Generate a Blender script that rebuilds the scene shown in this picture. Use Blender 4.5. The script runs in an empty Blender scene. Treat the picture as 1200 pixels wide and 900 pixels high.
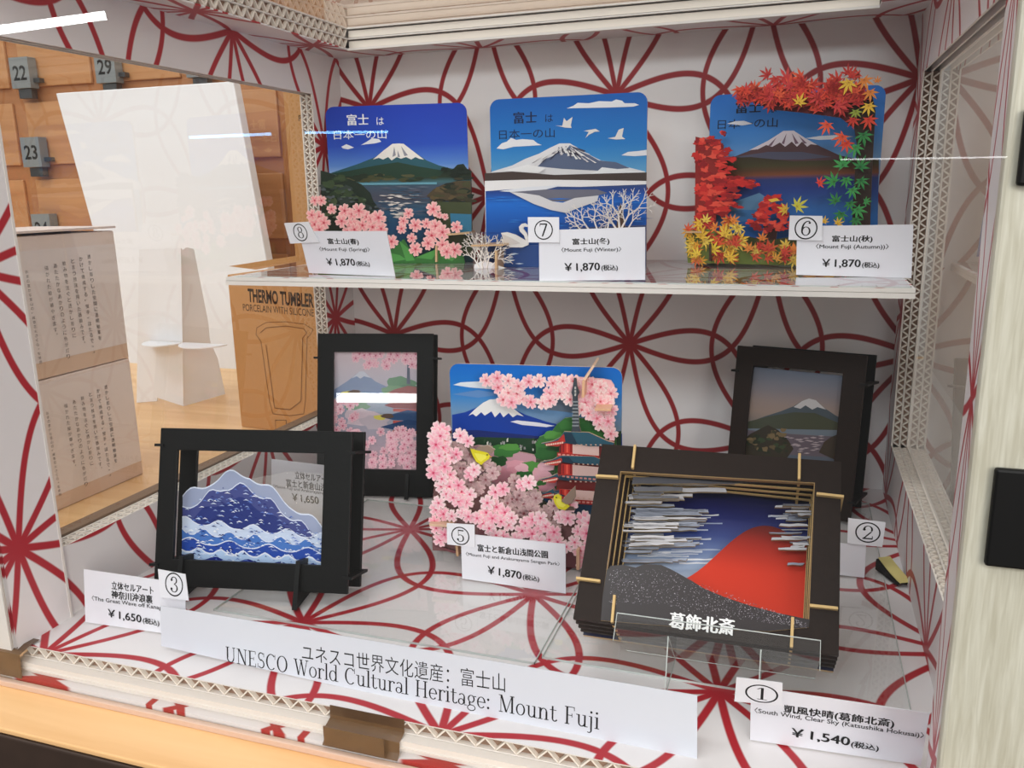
import bpy, bmesh, math, random
from mathutils import Vector, Matrix, noise

# ------------------------------------------------------------------ camera, world, light, exposure
SC = bpy.context.scene
COL = SC.collection
F_PX = 984.65
CAM = Vector((0.4285, -0.7551, 0.2582))
YAW, PITCH, ROLL = math.radians(18.9693), math.radians(-12.903), math.radians(-1.1042)
FW = Vector((-math.sin(YAW) * math.cos(PITCH), math.cos(YAW) * math.cos(PITCH), math.sin(PITCH)))
_r = FW.cross(Vector((0, 0, 1))).normalized()
_u = _r.cross(FW)
RT = _r * math.cos(ROLL) + _u * math.sin(ROLL)
UP = -_r * math.sin(ROLL) + _u * math.cos(ROLL)
cam_data = bpy.data.cameras.new('camera')
cam_data.sensor_width = 36.0
cam_data.lens = 36.0 * F_PX / 1200.0
cam_data.clip_start = 0.01
cam_data.clip_end = 200
cam = bpy.data.objects.new('camera', cam_data)
COL.objects.link(cam)
cam.matrix_world = Matrix(((RT.x, UP.x, -FW.x, CAM.x), (RT.y, UP.y, -FW.y, CAM.y), (RT.z, UP.z, -FW.z, CAM.z), (0, 0, 0, 1)))
SC.camera = cam

SC.view_settings.view_transform = 'Standard'
SC.view_settings.look = 'None'
SC.view_settings.gamma = 1.0
SC.view_settings.use_curve_mapping = False
SC.view_settings.exposure = -0.1
SC.cycles.transparent_max_bounces = 24
SC.cycles.max_bounces = 10
SC.cycles.sample_clamp_indirect = 6.0
SC.cycles.use_denoising = True

WORLD_LOW, WORLD_HIGH = 0.17, 0.85
world = bpy.data.worlds.new('shop_interior')
SC.world = world
world.use_nodes = True
_n, _l = world.node_tree.nodes, world.node_tree.links
_bg = _n['Background']
_bg.inputs['Color'].default_value = (1.0, 0.965, 0.945, 1)
_tc, _sp, _mr = _n.new('ShaderNodeTexCoord'), _n.new('ShaderNodeSeparateXYZ'), _n.new('ShaderNodeMapRange')
_l.new(_tc.outputs['Generated'], _sp.inputs[0])
_l.new(_sp.outputs['Z'], _mr.inputs['Value'])
_mr.interpolation_type = 'SMOOTHSTEP'
for _k, _v in (('From Min', 0.10), ('From Max', 0.55), ('To Min', WORLD_LOW), ('To Max', WORLD_HIGH)):
    _mr.inputs[_k].default_value = _v
_l.new(_mr.outputs['Result'], _bg.inputs['Strength'])    # dim shop floor below, bright ceiling above


def area(name, loc, target, sx, sy, power, col=(1, 1, 1), up=None):
    l = bpy.data.lights.new(name, 'AREA')
    l.shape = 'RECTANGLE'
    l.size, l.size_y, l.energy, l.color = sx, sy, power, col
    o = bpy.data.objects.new(name, l)
    COL.objects.link(o)
    z = (Vector(loc) - Vector(target)).normalized()
    x = (Vector(up) if up else Vector((1, 0, 0)))
    x = (x - z * x.dot(z)).normalized()
    y = z.cross(x)
    o.matrix_world = Matrix(((x.x, y.x, z.x, loc[0]), (x.y, y.y, z.y, loc[1]), (x.z, y.z, z.z, loc[2]), (0, 0, 0, 1)))
    return o


def ray(u, v):
    return FW + RT * ((u - 600) / F_PX) - UP * ((v - 450) / F_PX)


def mirror_tube(name, a, b, point, normal, dist, thick_px, radiance, col, target=(0.25, -0.3, 0.2)):
    """A far fluorescent lamp of the shop whose mirror image in a pane lies along the line a-b."""
    n = Vector(normal).normalized()
    point = Vector(point)
    ends = []
    for p in (a, b):
        d = ray(*p)
        t = (point - CAM).dot(n) / d.dot(n)
        hit = CAM + d * t
        dn = d.normalized()
        ends.append(hit + (dn - n * 2 * dn.dot(n)) * dist)
    mid = (ends[0] + ends[1]) / 2
    ln = (ends[0] - ends[1]).length
    th = thick_px / F_PX * (dist + 0.5)
    return area(name, mid, target, ln, th, radiance * math.pi * ln * th, col, up=ends[1] - ends[0])


# shop ceiling lamps in front of the case, plus an added fill light
COOL = (0.98, 0.99, 1.0)
area('shop_ceiling_lamp', (0.3, -3.4, 2.0), (0.25, -0.2, 0.15), 2.4, 0.45, 50, (0.91, 0.965, 1.0))
area('right_front_fill', (1.55, -2.3, 0.72), (0.3, 0.0, 0.1), 0.9, 1.2, 33, (1.0, 0.94, 0.89))  # soft fill added at the right front to lighten the case walls
area('shop_ceiling_lamp', (-0.7, -1.3, 2.4), (0.1, -0.1, 0.1), 1.6, 0.3, 22, COOL)
area('shop_ceiling_lamp', (-1.3, 0.6, 2.3), (-1.2, 1.0, 0.2), 2.0, 0.6, 14, COOL)
mirror_tube('distant_ceiling_tube', (-30, 39), (124, 18), (0, -0.432, 0), (0, -1, 0), 11.6, 8, 42, COOL)
mirror_tube('distant_blue_sign', (222, 161), (318, 157), (0, -0.432, 0), (0, -1, 0), 9.0, 3, 18, (0.25, 0.6, 1.0))
mirror_tube('distant_blue_sign', (357, 155.5), (455, 154.5), (0, -0.432, 0), (0, -1, 0), 9.0, 2.6, 18, (0.25, 0.6, 1.0))

_y, _t = math.radians(11.8), math.radians(12.5)
_o = mirror_tube('shop_ceiling_tube', (380, 466), (500, 467), (0.0377, -0.1574, 0.002), (math.sin(_y) * math.cos(_t), -math.cos(_y) * math.cos(_t), math.sin(_t)), 2.0, 12, 0.10, COOL, (0.085, -0.165, 0.075))
_o.data.spread = math.radians(9)
mirror_tube('distant_ceiling_tube', (985, 187), (1180, 184), (0, -0.432, 0), (0, -1, 0), 9.0, 1.6, 9, COOL)


# ------------------------------------------------------------------ materials
def lin(c):
    return tuple((x / 255 / 12.92) if x / 255 <= 0.04045 else ((x / 255 + 0.055) / 1.055) ** 2.4 for x in c)


class NT:
    def __init__(self, name):
        self.m = bpy.data.materials.new(name)
        self.m.use_nodes = True
        self.t = self.m.node_tree
        self.N = self.t.nodes
        self.b = self.N['Principled BSDF']
        self.out = self.N['Material Output']

    def n(self, typ, **kw):
        x = self.N.new(typ)
        for k, v in kw.items():
            setattr(x, k, v)
        return x

    def link(self, a, b):
        self.t.links.new(a, b)

    def math(self, op, a, b=None, c=None):
        x = self.N.new('ShaderNodeMath')
        x.operation = op
        for i, v in enumerate((a, b, c)):
            if v is None:
                continue
            if isinstance(v, (int, float)):
                x.inputs[i].default_value = v
            else:
                self.link(v, x.inputs[i])
        return x.outputs[0]

    def mix(self, f, a, b):
        x = self.N.new('ShaderNodeMix')
        x.data_type = 'RGBA'
        for s, v in ((x.inputs['Factor'], f), (x.inputs['A'], a), (x.inputs['B'], b)):
            if isinstance(v, (int, float)):
                s.default_value = v
            elif isinstance(v, tuple):
                s.default_value = (*v, 1)
            else:
                self.link(v, s)
        return x.outputs['Result']


def plain(name, rgb, rough=0.5, spec=0.5, metal=0.0, bump=0.0, bscale=200, var=0.0):
    k = NT(name)
    k.b.inputs['Base Color'].default_value = (*lin(rgb), 1)
    k.b.inputs['Roughness'].default_value = rough
    k.b.inputs['Specular IOR Level'].default_value = spec
    k.b.inputs['Metallic'].default_value = metal
    if bump or var:
        tc = k.n('ShaderNodeTexCoord')
        nz = k.n('ShaderNodeTexNoise')
        nz.inputs['Scale'].default_value = bscale
        nz.inputs['Detail'].default_value = 4
        k.link(tc.outputs['Object'], nz.inputs['Vector'])
        if bump:
            bp = k.n('ShaderNodeBump')
            bp.inputs['Strength'].default_value = bump
            bp.inputs['Distance'].default_value = 0.002
            k.link(nz.outputs['Fac'], bp.inputs['Height'])
            k.link(bp.outputs['Normal'], k.b.inputs['Normal'])
        if var:
            c = lin(rgb)
            k.link(k.mix(nz.outputs['Fac'], tuple(x * (1 - var) for x in c), tuple(min(1, x * (1 + var)) for x in c)), k.b.inputs['Base Color'])
    return k.m


def printed(name, rough=0.35, spec=0.4, coat=0.0):
    k = NT(name)
    a = k.n('ShaderNodeAttribute', attribute_name='Col')
    k.link(a.outputs['Color'], k.b.inputs['Base Color'])
    k.b.inputs['Roughness'].default_value = rough
    k.b.inputs['Specular IOR Level'].default_value = spec
    k.b.inputs['Coat Weight'].default_value = coat
    k.b.inputs['Coat Roughness'].default_value = 0.08
    return k.m


def mesh_pattern(name, ax, ay, x0, y0, lx, ly, base=(232, 228, 228), red=(176, 32, 44), width=0.030):
    """White paper printed with a red lattice of stars joined by paired curves (star spacing lx by ly)."""
    k = NT(name)
    tc = k.n('ShaderNodeTexCoord')
    sp = k.n('ShaderNodeSeparateXYZ')
    k.link(tc.outputs['Object'], sp.inputs[0])
    X = k.math('MULTIPLY', k.math('SUBTRACT', sp.outputs[ax], x0), math.sqrt(3) / lx)
    Y = k.math('MULTIPLY', k.math('SUBTRACT', sp.outputs[ay], y0), 1.0 / ly)
    best = None
    H = math.sqrt(3) / 2
    amp = 0.335
    for ang in (90, 30, 150):
        c, s = math.cos(math.radians(ang)), math.sin(math.radians(ang))
        u = k.math('ADD', k.math('MULTIPLY', X, c), k.math('MULTIPLY', Y, s))
        v = k.math('SUBTRACT', k.math('MULTIPLY', Y, c), k.math('MULTIPLY', X, s))
        r = k.math('ROUND', k.math('DIVIDE', v, H))
        vv = k.math('ABSOLUTE', k.math('SUBTRACT', v, k.math('MULTIPLY', r, H)))
        ph = k.math('MULTIPLY', k.math('ADD', u, k.math('MULTIPLY', r, 0.5)), math.pi)
        sn = k.math('ABSOLUTE', k.math('SINE', ph))
        cs = k.math('MULTIPLY', k.math('COSINE', ph), amp * math.pi)
        den = k.math('SQRT', k.math('ADD', k.math('MULTIPLY', cs, cs), 1.0))
        d = k.math('DIVIDE', k.math('ABSOLUTE', k.math('SUBTRACT', vv, k.math('MULTIPLY', sn, amp))), den)
        best = d if best is None else k.math('MINIMUM', best, d)
    rmp = k.n('ShaderNodeMapRange')
    rmp.interpolation_type = 'SMOOTHSTEP'
    rmp.inputs['From Min'].default_value = width / 2 - 0.004
    rmp.inputs['From Max'].default_value = width / 2 + 0.004
    rmp.inputs['To Min'].default_value = 1
    rmp.inputs['To Max'].default_value = 0
    k.link(best, rmp.inputs['Value'])
    k.link(k.mix(rmp.outputs['Result'], lin(base), lin(red)), k.b.inputs['Base Color'])
    k.b.inputs['Roughness'].default_value = 0.42
    k.b.inputs['Specular IOR Level'].default_value = 0.35
    nz = k.n('ShaderNodeTexNoise')
    nz.inputs['Scale'].default_value = 14
    k.link(tc.outputs['Object'], nz.inputs['Vector'])
    bp = k.n('ShaderNodeBump')
    bp.inputs['Strength'].default_value = 0.12
    bp.inputs['Distance'].default_value = 0.004
    k.link(nz.outputs['Fac'], bp.inputs['Height'])
    k.link(bp.outputs['Normal'], k.b.inputs['Normal'])
    return k.m


def pane_mat(name, tint=(1, 1, 1), ior=1.5, rough=0.0, double=True):
    """Thin clear sheet: mirror reflection by Fresnel over plain transparency."""
    k = NT(name)
    k.N.remove(k.b)
    # Schlick's approximation, the same from either side of the sheet
    ge = k.n('ShaderNodeNewGeometry')
    dp = k.n('ShaderNodeVectorMath', operation='DOT_PRODUCT')
    k.link(ge.outputs['Incoming'], dp.inputs[0])
    k.link(ge.outputs['Normal'], dp.inputs[1])
    f0 = ((ior - 1) / (ior + 1)) ** 2
    p5 = k.math('POWER', k.math('SUBTRACT', 1.0, k.math('MINIMUM', k.math('ABSOLUTE', dp.outputs['Value']), 1.0)), 5.0)
    f = k.math('ADD', k.math('MULTIPLY', p5, 1 - f0), f0)
    if double:
        f = k.math('DIVIDE', k.math('MULTIPLY', f, 2.0), k.math('ADD', f, 1.0))
    tr = k.n('ShaderNodeBsdfTransparent')
    tr.inputs[0].default_value = (*tint, 1)
    gl = k.n('ShaderNodeBsdfGlossy')
    gl.inputs['Roughness'].default_value = rough
    mx = k.n('ShaderNodeMixShader')
    k.link(f, mx.inputs[0])
    k.link(tr.outputs[0], mx.inputs[1])
    k.link(gl.outputs[0], mx.inputs[2])
    k.link(mx.outputs[0], k.out.inputs['Surface'])
    return k.m


def veil_mat(name, rgb, alpha):
    """Tinted translucent film."""
    k = NT(name)
    k.N.remove(k.b)
    a = k.n('ShaderNodeAttribute', attribute_name='Col')
    df = k.n('ShaderNodeBsdfDiffuse')
    tl = k.n('ShaderNodeBsdfTranslucent')
    k.link(a.outputs['Color'], df.inputs[0])
    k.link(a.outputs['Color'], tl.inputs[0])
    ad = k.n('ShaderNodeMixShader')
    ad.inputs[0].default_value = 0.3
    k.link(df.outputs[0], ad.inputs[1])
    k.link(tl.outputs[0], ad.inputs[2])
    tr = k.n('ShaderNodeBsdfTransparent')
    mx = k.n('ShaderNodeMixShader')
    mx.inputs[0].default_value = alpha
    k.link(tr.outputs[0], mx.inputs[1])
    k.link(ad.outputs[0], mx.inputs[2])
    k.link(mx.outputs[0], k.out.inputs['Surface'])
    return k.m


def wood(name, a, b, axis='X', scale=9, rough=0.4):
    k = NT(name)
    tc = k.n('ShaderNodeTexCoord')
    mp = k.n('ShaderNodeMapping')
    sc = {'X': (0.6, 9, 9), 'Y': (9, 0.6, 9), 'Z': (9, 9, 0.6)}[axis]
    mp.inputs['Scale'].default_value = sc
    k.link(tc.outputs['Object'], mp.inputs['Vector'])
    nz = k.n('ShaderNodeTexNoise')
    nz.inputs['Scale'].default_value = scale
    nz.inputs['Detail'].default_value = 5
    nz.inputs['Distortion'].default_value = 0.6
    k.link(mp.outputs[0], nz.inputs['Vector'])
    rp = k.n('ShaderNodeMapRange')
    rp.inputs['From Min'].default_value = 0.3
    rp.inputs['From Max'].default_value = 0.7
    k.link(nz.outputs['Fac'], rp.inputs['Value'])
    k.link(k.mix(rp.outputs['Result'], lin(a), lin(b)), k.b.inputs['Base Color'])
    k.b.inputs['Roughness'].default_value = rough
    return k.m


M = {}
M['print'] = printed('printed_card', 0.32, 0.4)
M['gloss'] = printed('printed_gloss', 0.18, 0.5)
M['paper'] = printed('printed_paper', 0.55, 0.25)
M['film'] = veil_mat('tinted_film', (1, 1, 1), 0.86)
M['haze_film'] = veil_mat('pale_film', (1, 1, 1), 0.2)
M['white_card'] = plain('white_cardboard', (228, 222, 216), 0.6, 0.3)
M['cut_card'] = plain('cut_cardboard_edge', (240, 232, 222), 0.75, 0.2)
M['flute'] = plain('cardboard_flute', (236, 226, 214), 0.8, 0.2)
M['black'] = plain('black_board', (15, 16, 15), 0.45, 0.15, bump=0.05, bscale=400)
M['black_gloss'] = plain('black_gloss', (13, 13, 13), 0.5, 0.2)
M['brown_board'] = plain('dark_brown_board', (38, 28, 23), 0.5, 0.15, bump=0.1, bscale=300, var=0.25)
M['tan_wood'] = plain('cut_wood_edge', (214, 180, 122), 0.6, 0.3)
M['kraft'] = plain('kraft_board', (192, 142, 90), 0.7, 0.2, bump=0.05, bscale=300, var=0.1)
M['tape'] = plain('brown_tape', (92, 66, 44), 0.28, 0.5, bump=0.25, bscale=120, var=0.35)
M['grey_metal'] = plain('grey_plate', (134, 140, 141), 0.4, 0.5, metal=0.0)
M['steel'] = plain('dull_steel', (96, 98, 98), 0.35, 0.5, metal=0.8)
M['acrylic'] = pane_mat('clear_acrylic', (0.97, 0.98, 0.975), 1.45)
M['acrylic_edge'] = plain('acrylic_edge', (196, 202, 198), 0.25, 0.5)
M['glass'] = pane_mat('window_glass', (0.985, 0.995, 0.99), 1.5)
M['front_glass'] = pane_mat('door_glass', (0.98, 0.99, 0.985), 1.45)
M['counter'] = wood('counter_wood', (238, 196, 142), (222, 174, 118), 'X', 6, 0.35)
M['locker'] = wood('locker_wood', (206, 152, 102), (184, 128, 80), 'X', 5, 0.45)
M['locker_frame'] = wood('locker_frame_wood', (188, 130, 82), (170, 114, 70), 'X', 5, 0.45)
M['post'] = wood('cream_post_wood', (212, 208, 192), (186, 180, 160), 'Z', 64, 0.5)
M['trim'] = plain('brown_trim', (112, 82, 56), 0.5, 0.3, var=0.15, bscale=40)
M['dark_trim'] = plain('dark_wood_edge', (52, 38, 30), 0.45, 0.4, var=0.3, bscale=60)
M['white'] = plain('white_panel', (238, 238, 240), 0.4, 0.3)
M['yellow'] = plain('yellow_paper', (226, 214, 140), 0.6, 0.2)
M['rail'] = plain('pink_beige_rail', (206, 176, 156), 0.35, 0.5)


# ------------------------------------------------------------------ object helpers
def link(o, parent=None):
    COL.objects.link(o)
    if parent is not None:
        o.parent = parent
    return o


def tag(o, label=None, cat=None, group=None, kind=None):
    if label:
        o['label'] = label
    if cat:
        o['category'] = cat
    if group:
        o['group'] = group
    if kind:
        o['kind'] = kind
    return o


class MB:
    """Collects polygons, each with a material slot and a print colour, and links them as one mesh."""

    def __init__(self):
        self.v, self.f, self.c, self.mi, self.mats = [], [], [], [], []
        self.lift = 0.0

    def slot(self, m):
        if m not in self.mats:
            self.mats.append(m)
        return self.mats.index(m)

    def face(self, pts, m, col=(200, 200, 200)):
        b = len(self.v)
        self.v.extend(tuple(p) for p in pts)
        self.f.append(tuple(range(b, b + len(pts))))
        if isinstance(col, list):
            self.c.append([lin(x) for x in col])
        else:
            self.c.append([lin(col)] * len(pts))
        self.mi.append(self.slot(m))

    def box(self, p0, p1, m, col=(200, 200, 200), skip=''):
        x0, y0, z0 = p0
        x1, y1, z1 = p1
        x0, x1 = min(x0, x1), max(x0, x1)
        y0, y1 = min(y0, y1), max(y0, y1)
        z0, z1 = min(z0, z1), max(z0, z1)
        F = {'b': [(x0, y0, z0), (x0, y1, z0), (x1, y1, z0), (x1, y0, z0)],
             't': [(x0, y0, z1), (x1, y0, z1), (x1, y1, z1), (x0, y1, z1)],
             'f': [(x0, y0, z0), (x1, y0, z0), (x1, y0, z1), (x0, y0, z1)],
             'k': [(x0, y1, z0), (x0, y1, z1), (x1, y1, z1), (x1, y1, z0)],
             'l': [(x0, y0, z0), (x0, y0, z1), (x0, y1, z1), (x0, y1, z0)],
             'r': [(x1, y0, z0), (x1, y1, z0), (x1, y1, z1), (x1, y0, z1)]}
        for k, q in F.items():
            if k not in skip:
                self.face(q, m, col)

    # outlines live in the plane of a picture: s to the right, t up, y towards the back
    def slab(self, pts, y0, y1, m, col, edge=(214, 190, 160), em=None):
        n = len(pts)
        ar = sum(pts[i][0] * pts[(i + 1) % n][1] - pts[(i + 1) % n][0] * pts[i][1] for i in range(n))
        if ar < 0:
            pts = pts[::-1]
        self.face([(s, y0, t) for s, t in pts], m, col)
        self.face([(s, y1, t) for s, t in pts[::-1]], em or m, edge)
        for i in range(n):
            a, b = pts[i], pts[(i + 1) % n]
            self.face([(a[0], y0, a[1]), (a[0], y1, a[1]), (b[0], y1, b[1]), (b[0], y0, b[1])], em or m, edge)

    def flat(self, pts, y, m, col, step=2e-5):
        self.lift += step
        n = len(pts)
        ar = sum(pts[i][0] * pts[(i + 1) % n][1] - pts[(i + 1) % n][0] * pts[i][1] for i in range(n))
        if ar < 0:
            pts = pts[::-1]
            if isinstance(col, list):
                col = col[::-1]
        self.face([(s, y - self.lift, t) for s, t in pts], m, col)

    def build(self, name, parent=None, smooth=False):
        me = bpy.data.meshes.new(name)
        me.from_pydata(self.v, [], self.f)
        for m in self.mats:
            me.materials.append(m)
        ca = me.color_attributes.new('Col', 'FLOAT_COLOR', 'CORNER')
        i = 0
        for p, cs, mi in zip(me.polygons, self.c, self.mi):
            p.material_index = mi
            p.use_smooth = smooth
            for c in cs:
                ca.data[i].color = (*c, 1)
                i += 1
        me.update()
        return link(bpy.data.objects.new(name, me), parent)


def weld(o, bevel=0.0, seg=2):
    bm = bmesh.new()
    bm.from_mesh(o.data)
    bmesh.ops.remove_doubles(bm, verts=bm.verts, dist=1e-6)
    bmesh.ops.recalc_face_normals(bm, faces=bm.faces)
    bm.to_mesh(o.data)
    bm.free()
    if bevel:
        md = o.modifiers.new('soft_edges', 'BEVEL')
        md.width, md.segments, md.limit_method, md.angle_limit = bevel, seg, 'ANGLE', math.radians(40)
    return o


class Pl:
    """A standing plane: origin at its lower left corner, turned by yaw, leaning back by tilt."""

    def __init__(self, x, y, z, yaw=0, tilt=0):
        yaw, tilt = math.radians(yaw), math.radians(tilt)
        self.o = Vector((x, y, z))
        self.a = Vector((math.cos(yaw), math.sin(yaw), 0))
        n0 = Vector((math.sin(yaw), -math.cos(yaw), 0))
        self.up = Vector((0, 0, 1)) * math.cos(tilt) - n0 * math.sin(tilt)
        self.n = self.a.cross(self.up)

    def loc(self, u, v, off=0.0):
        d = ray(u, v)
        t = (self.o + self.n * off - CAM).dot(self.n) / d.dot(self.n)
        p = CAM + d * t - self.o
        return (p.dot(self.a), p.dot(self.up))

    def pts(self, px, off=0.0):
        return [self.loc(u, v, off) for u, v in px]

    def root(self, name, label, cat, group=None):
        e = bpy.data.objects.new(name, None)
        e.empty_display_size = 0.02
        link(e)
        a, n, up, o = self.a, self.n, self.up, self.o
        e.matrix_world = Matrix(((a.x, -n.x, up.x, o.x), (a.y, -n.y, up.y, o.y), (a.z, -n.z, up.z, o.z), (0, 0, 0, 1)))
        return tag(e, label, cat, group)


def hit(u, v, x=None, y=None, z=None):
    d = ray(u, v)
    t = (x - CAM.x) / d.x if x is not None else (y - CAM.y) / d.y if y is not None else (z - CAM.z) / d.z
    return CAM + d * t


def rrect(w, h, r, n=5, s0=0, t0=0):
    out = []
    for cx, cy, a0 in ((w - r, h - r, 0), (r, h - r, 90), (r, r, 180), (w - r, r, 270)):
        for i in range(n + 1):
            a = math.radians(a0 + 90 * i / n)
            out.append((s0 + cx + r * math.cos(a), t0 + cy + r * math.sin(a)))
    return out


def clip_t(pts, t, keep_above):
    out = []
    n = len(pts)
    for i in range(n):
        a, b = pts[i], pts[(i + 1) % n]
        ia = (a[1] >= t) == keep_above
        ib = (b[1] >= t) == keep_above
        if ia:
            out.append(a)
        if ia != ib and abs(b[1] - a[1]) > 1e-12:
            k = (t - a[1]) / (b[1] - a[1])
            out.append((a[0] + (b[0] - a[0]) * k, t))
    return out


def mixc(a, b, k):
    k = max(0, min(1, k))
    return tuple(a[i] + (b[i] - a[i]) * k for i in range(3))


def gradient(mb, pts, y, m, stops, n=14):
    """Printed vertical blend: stops = [(t, colour), ...] with t falling from top to bottom."""
    mb.lift += 2e-5
    hi, lo = max(p[1] for p in pts), min(p[1] for p in pts)

    def at(t):
        if t >= stops[0][0]:
            return stops[0][1]
        for (ta, ca), (tb, cb) in zip(stops, stops[1:]):
            if t >= tb:
                return mixc(ca, cb, (ta - t) / (ta - tb))
        return stops[-1][1]
    for i in range(n):
        a, b = hi - (hi - lo) * i / n, hi - (hi - lo) * (i + 1) / n
        q = clip_t(clip_t(pts, a + 1e-9, False), b, True)
        if len(q) >= 3:
            k = len(q)
            ar = sum(q[j][0] * q[(j + 1) % k][1] - q[(j + 1) % k][0] * q[j][1] for j in range(k))
            if ar < 0:
                q = q[::-1]
            mb.face([(s, y - mb.lift, t) for s, t in q], m, [at(t) for s, t in q])


# ------------------------------------------------------------------ lettering
_txt = {}


def glyph_mesh(body, bold=0.0):
    key = (body, bold)
    if key not in _txt:
        c = bpy.data.curves.new('lettering', 'FONT')
        c.body = body
        c.offset = bold
        c.resolution_u = 3
        o = bpy.data.objects.new('lettering', c)
        COL.objects.link(o)
        bpy.context.view_layer.update()
        me = bpy.data.meshes.new_from_object(o.evaluated_get(bpy.context.evaluated_depsgraph_get()))
        vs = [tuple(v.co[:2]) for v in me.vertices]
        fs = [tuple(p.vertices) for p in me.polygons]
        bpy.data.objects.remove(o)
        bpy.data.curves.remove(c)
        bpy.data.meshes.remove(me)
        _txt[key] = (vs, fs)
    return _txt[key]


def put(mb, vs, fs, m, col, y, A, B, h, fit=True):
    """Lay flat lettering so that its box runs from A to B (plane coordinates) and is h high."""
    x0, x1 = min(v[0] for v in vs), max(v[0] for v in vs)
    y0, y1 = min(v[1] for v in vs), max(v[1] for v in vs)
    dx, dy = B[0] - A[0], B[1] - A[1]
    ln = math.hypot(dx, dy)
    e = (dx / ln, dy / ln)
    sx = ln / (x1 - x0)
    sy = h / (y1 - y0)
    mb.lift += 3e-5
    b = len(mb.v)
    for vx, vy in vs:
        p, q = (vx - x0) * sx, (vy - y0) * sy
        mb.v.append((A[0] + e[0] * p - e[1] * q, y - mb.lift, A[1] + e[1] * p + e[0] * q))
    k = mb.slot(m)
    c = lin(col)
    for f in fs:
        mb.f.append(tuple(b + i for i in f))
        mb.c.append([c] * len(f))
        mb.mi.append(k)


def text(mb, pl, body, a, b, hpx, col=(18, 18, 20), off=0.0, y=0.0, bold=0.0, m=None):
    """Lettering whose lower left / lower right corners are seen at a / b, about hpx high."""
    A, B = pl.loc(*a, off), pl.loc(*b, off)
    T = pl.loc(a[0], a[1] - hpx, off)
    vs, fs = glyph_mesh(body, bold if bold > 0.02 or bold < 0 else 0.0)
    h = math.hypot(T[0] - A[0], T[1] - A[1])
    b = h * bold * 2.6 if 0 < bold <= 0.02 else 0.0
    for k in ((-1, 0, 1) if b else (0,)):
        put(mb, vs, fs, m or M['paper'], col, y, (A[0] + k * b, A[1] - 0.4 * k * b), (B[0] + k * b, B[1] - 0.4 * k * b), h)


# a roman face with serifs, drawn from strokes: unit = capital height
def _bar(x0, y0, x1, y1):
    return [[(x0, y0), (x1, y0), (x1, y1), (x0, y1)]]


def _dia(x0, y0, x1, y1, w):
    return [[(x0 - w / 2, y0), (x0 + w / 2, y0), (x1 + w / 2, y1), (x1 - w / 2, y1)]]


def _arc(cx, cy, rx, ry, a0, a1, wx, wy, n=16):
    out = []
    for i in range(n):
        q = []
        for a, k in ((a0 + (a1 - a0) * i / n, 0), (a0 + (a1 - a0) * (i + 1) / n, 0), (a0 + (a1 - a0) * (i + 1) / n, 1), (a0 + (a1 - a0) * i / n, 1)):
            r = math.radians(a)
            q.append((cx + (rx - wx * k) * math.cos(r), cy + (ry - wy * k) * math.sin(r)))
        out.append(q)
    return out


def _dot(cx, cy, r):
    return [[(cx + r * math.cos(i * math.pi / 6), cy + r * math.sin(i * math.pi / 6)) for i in range(12)]]


TK, TN = 0.115, 0.046


def _ser(x, y, w=0.15, up=True):
    return _bar(x - w, y, x + w, y + TN) if up else _bar(x - w, y - TN, x + w, y)


def _stem(x, y0, y1, b=True, t=True, w=0.14):
    g = _bar(x - TK / 2, y0, x + TK / 2, y1)
    if b:
        g += _ser(x, y0, w)
    if t:
        g += _ser(x, y1, w, False)
    return g


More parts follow.
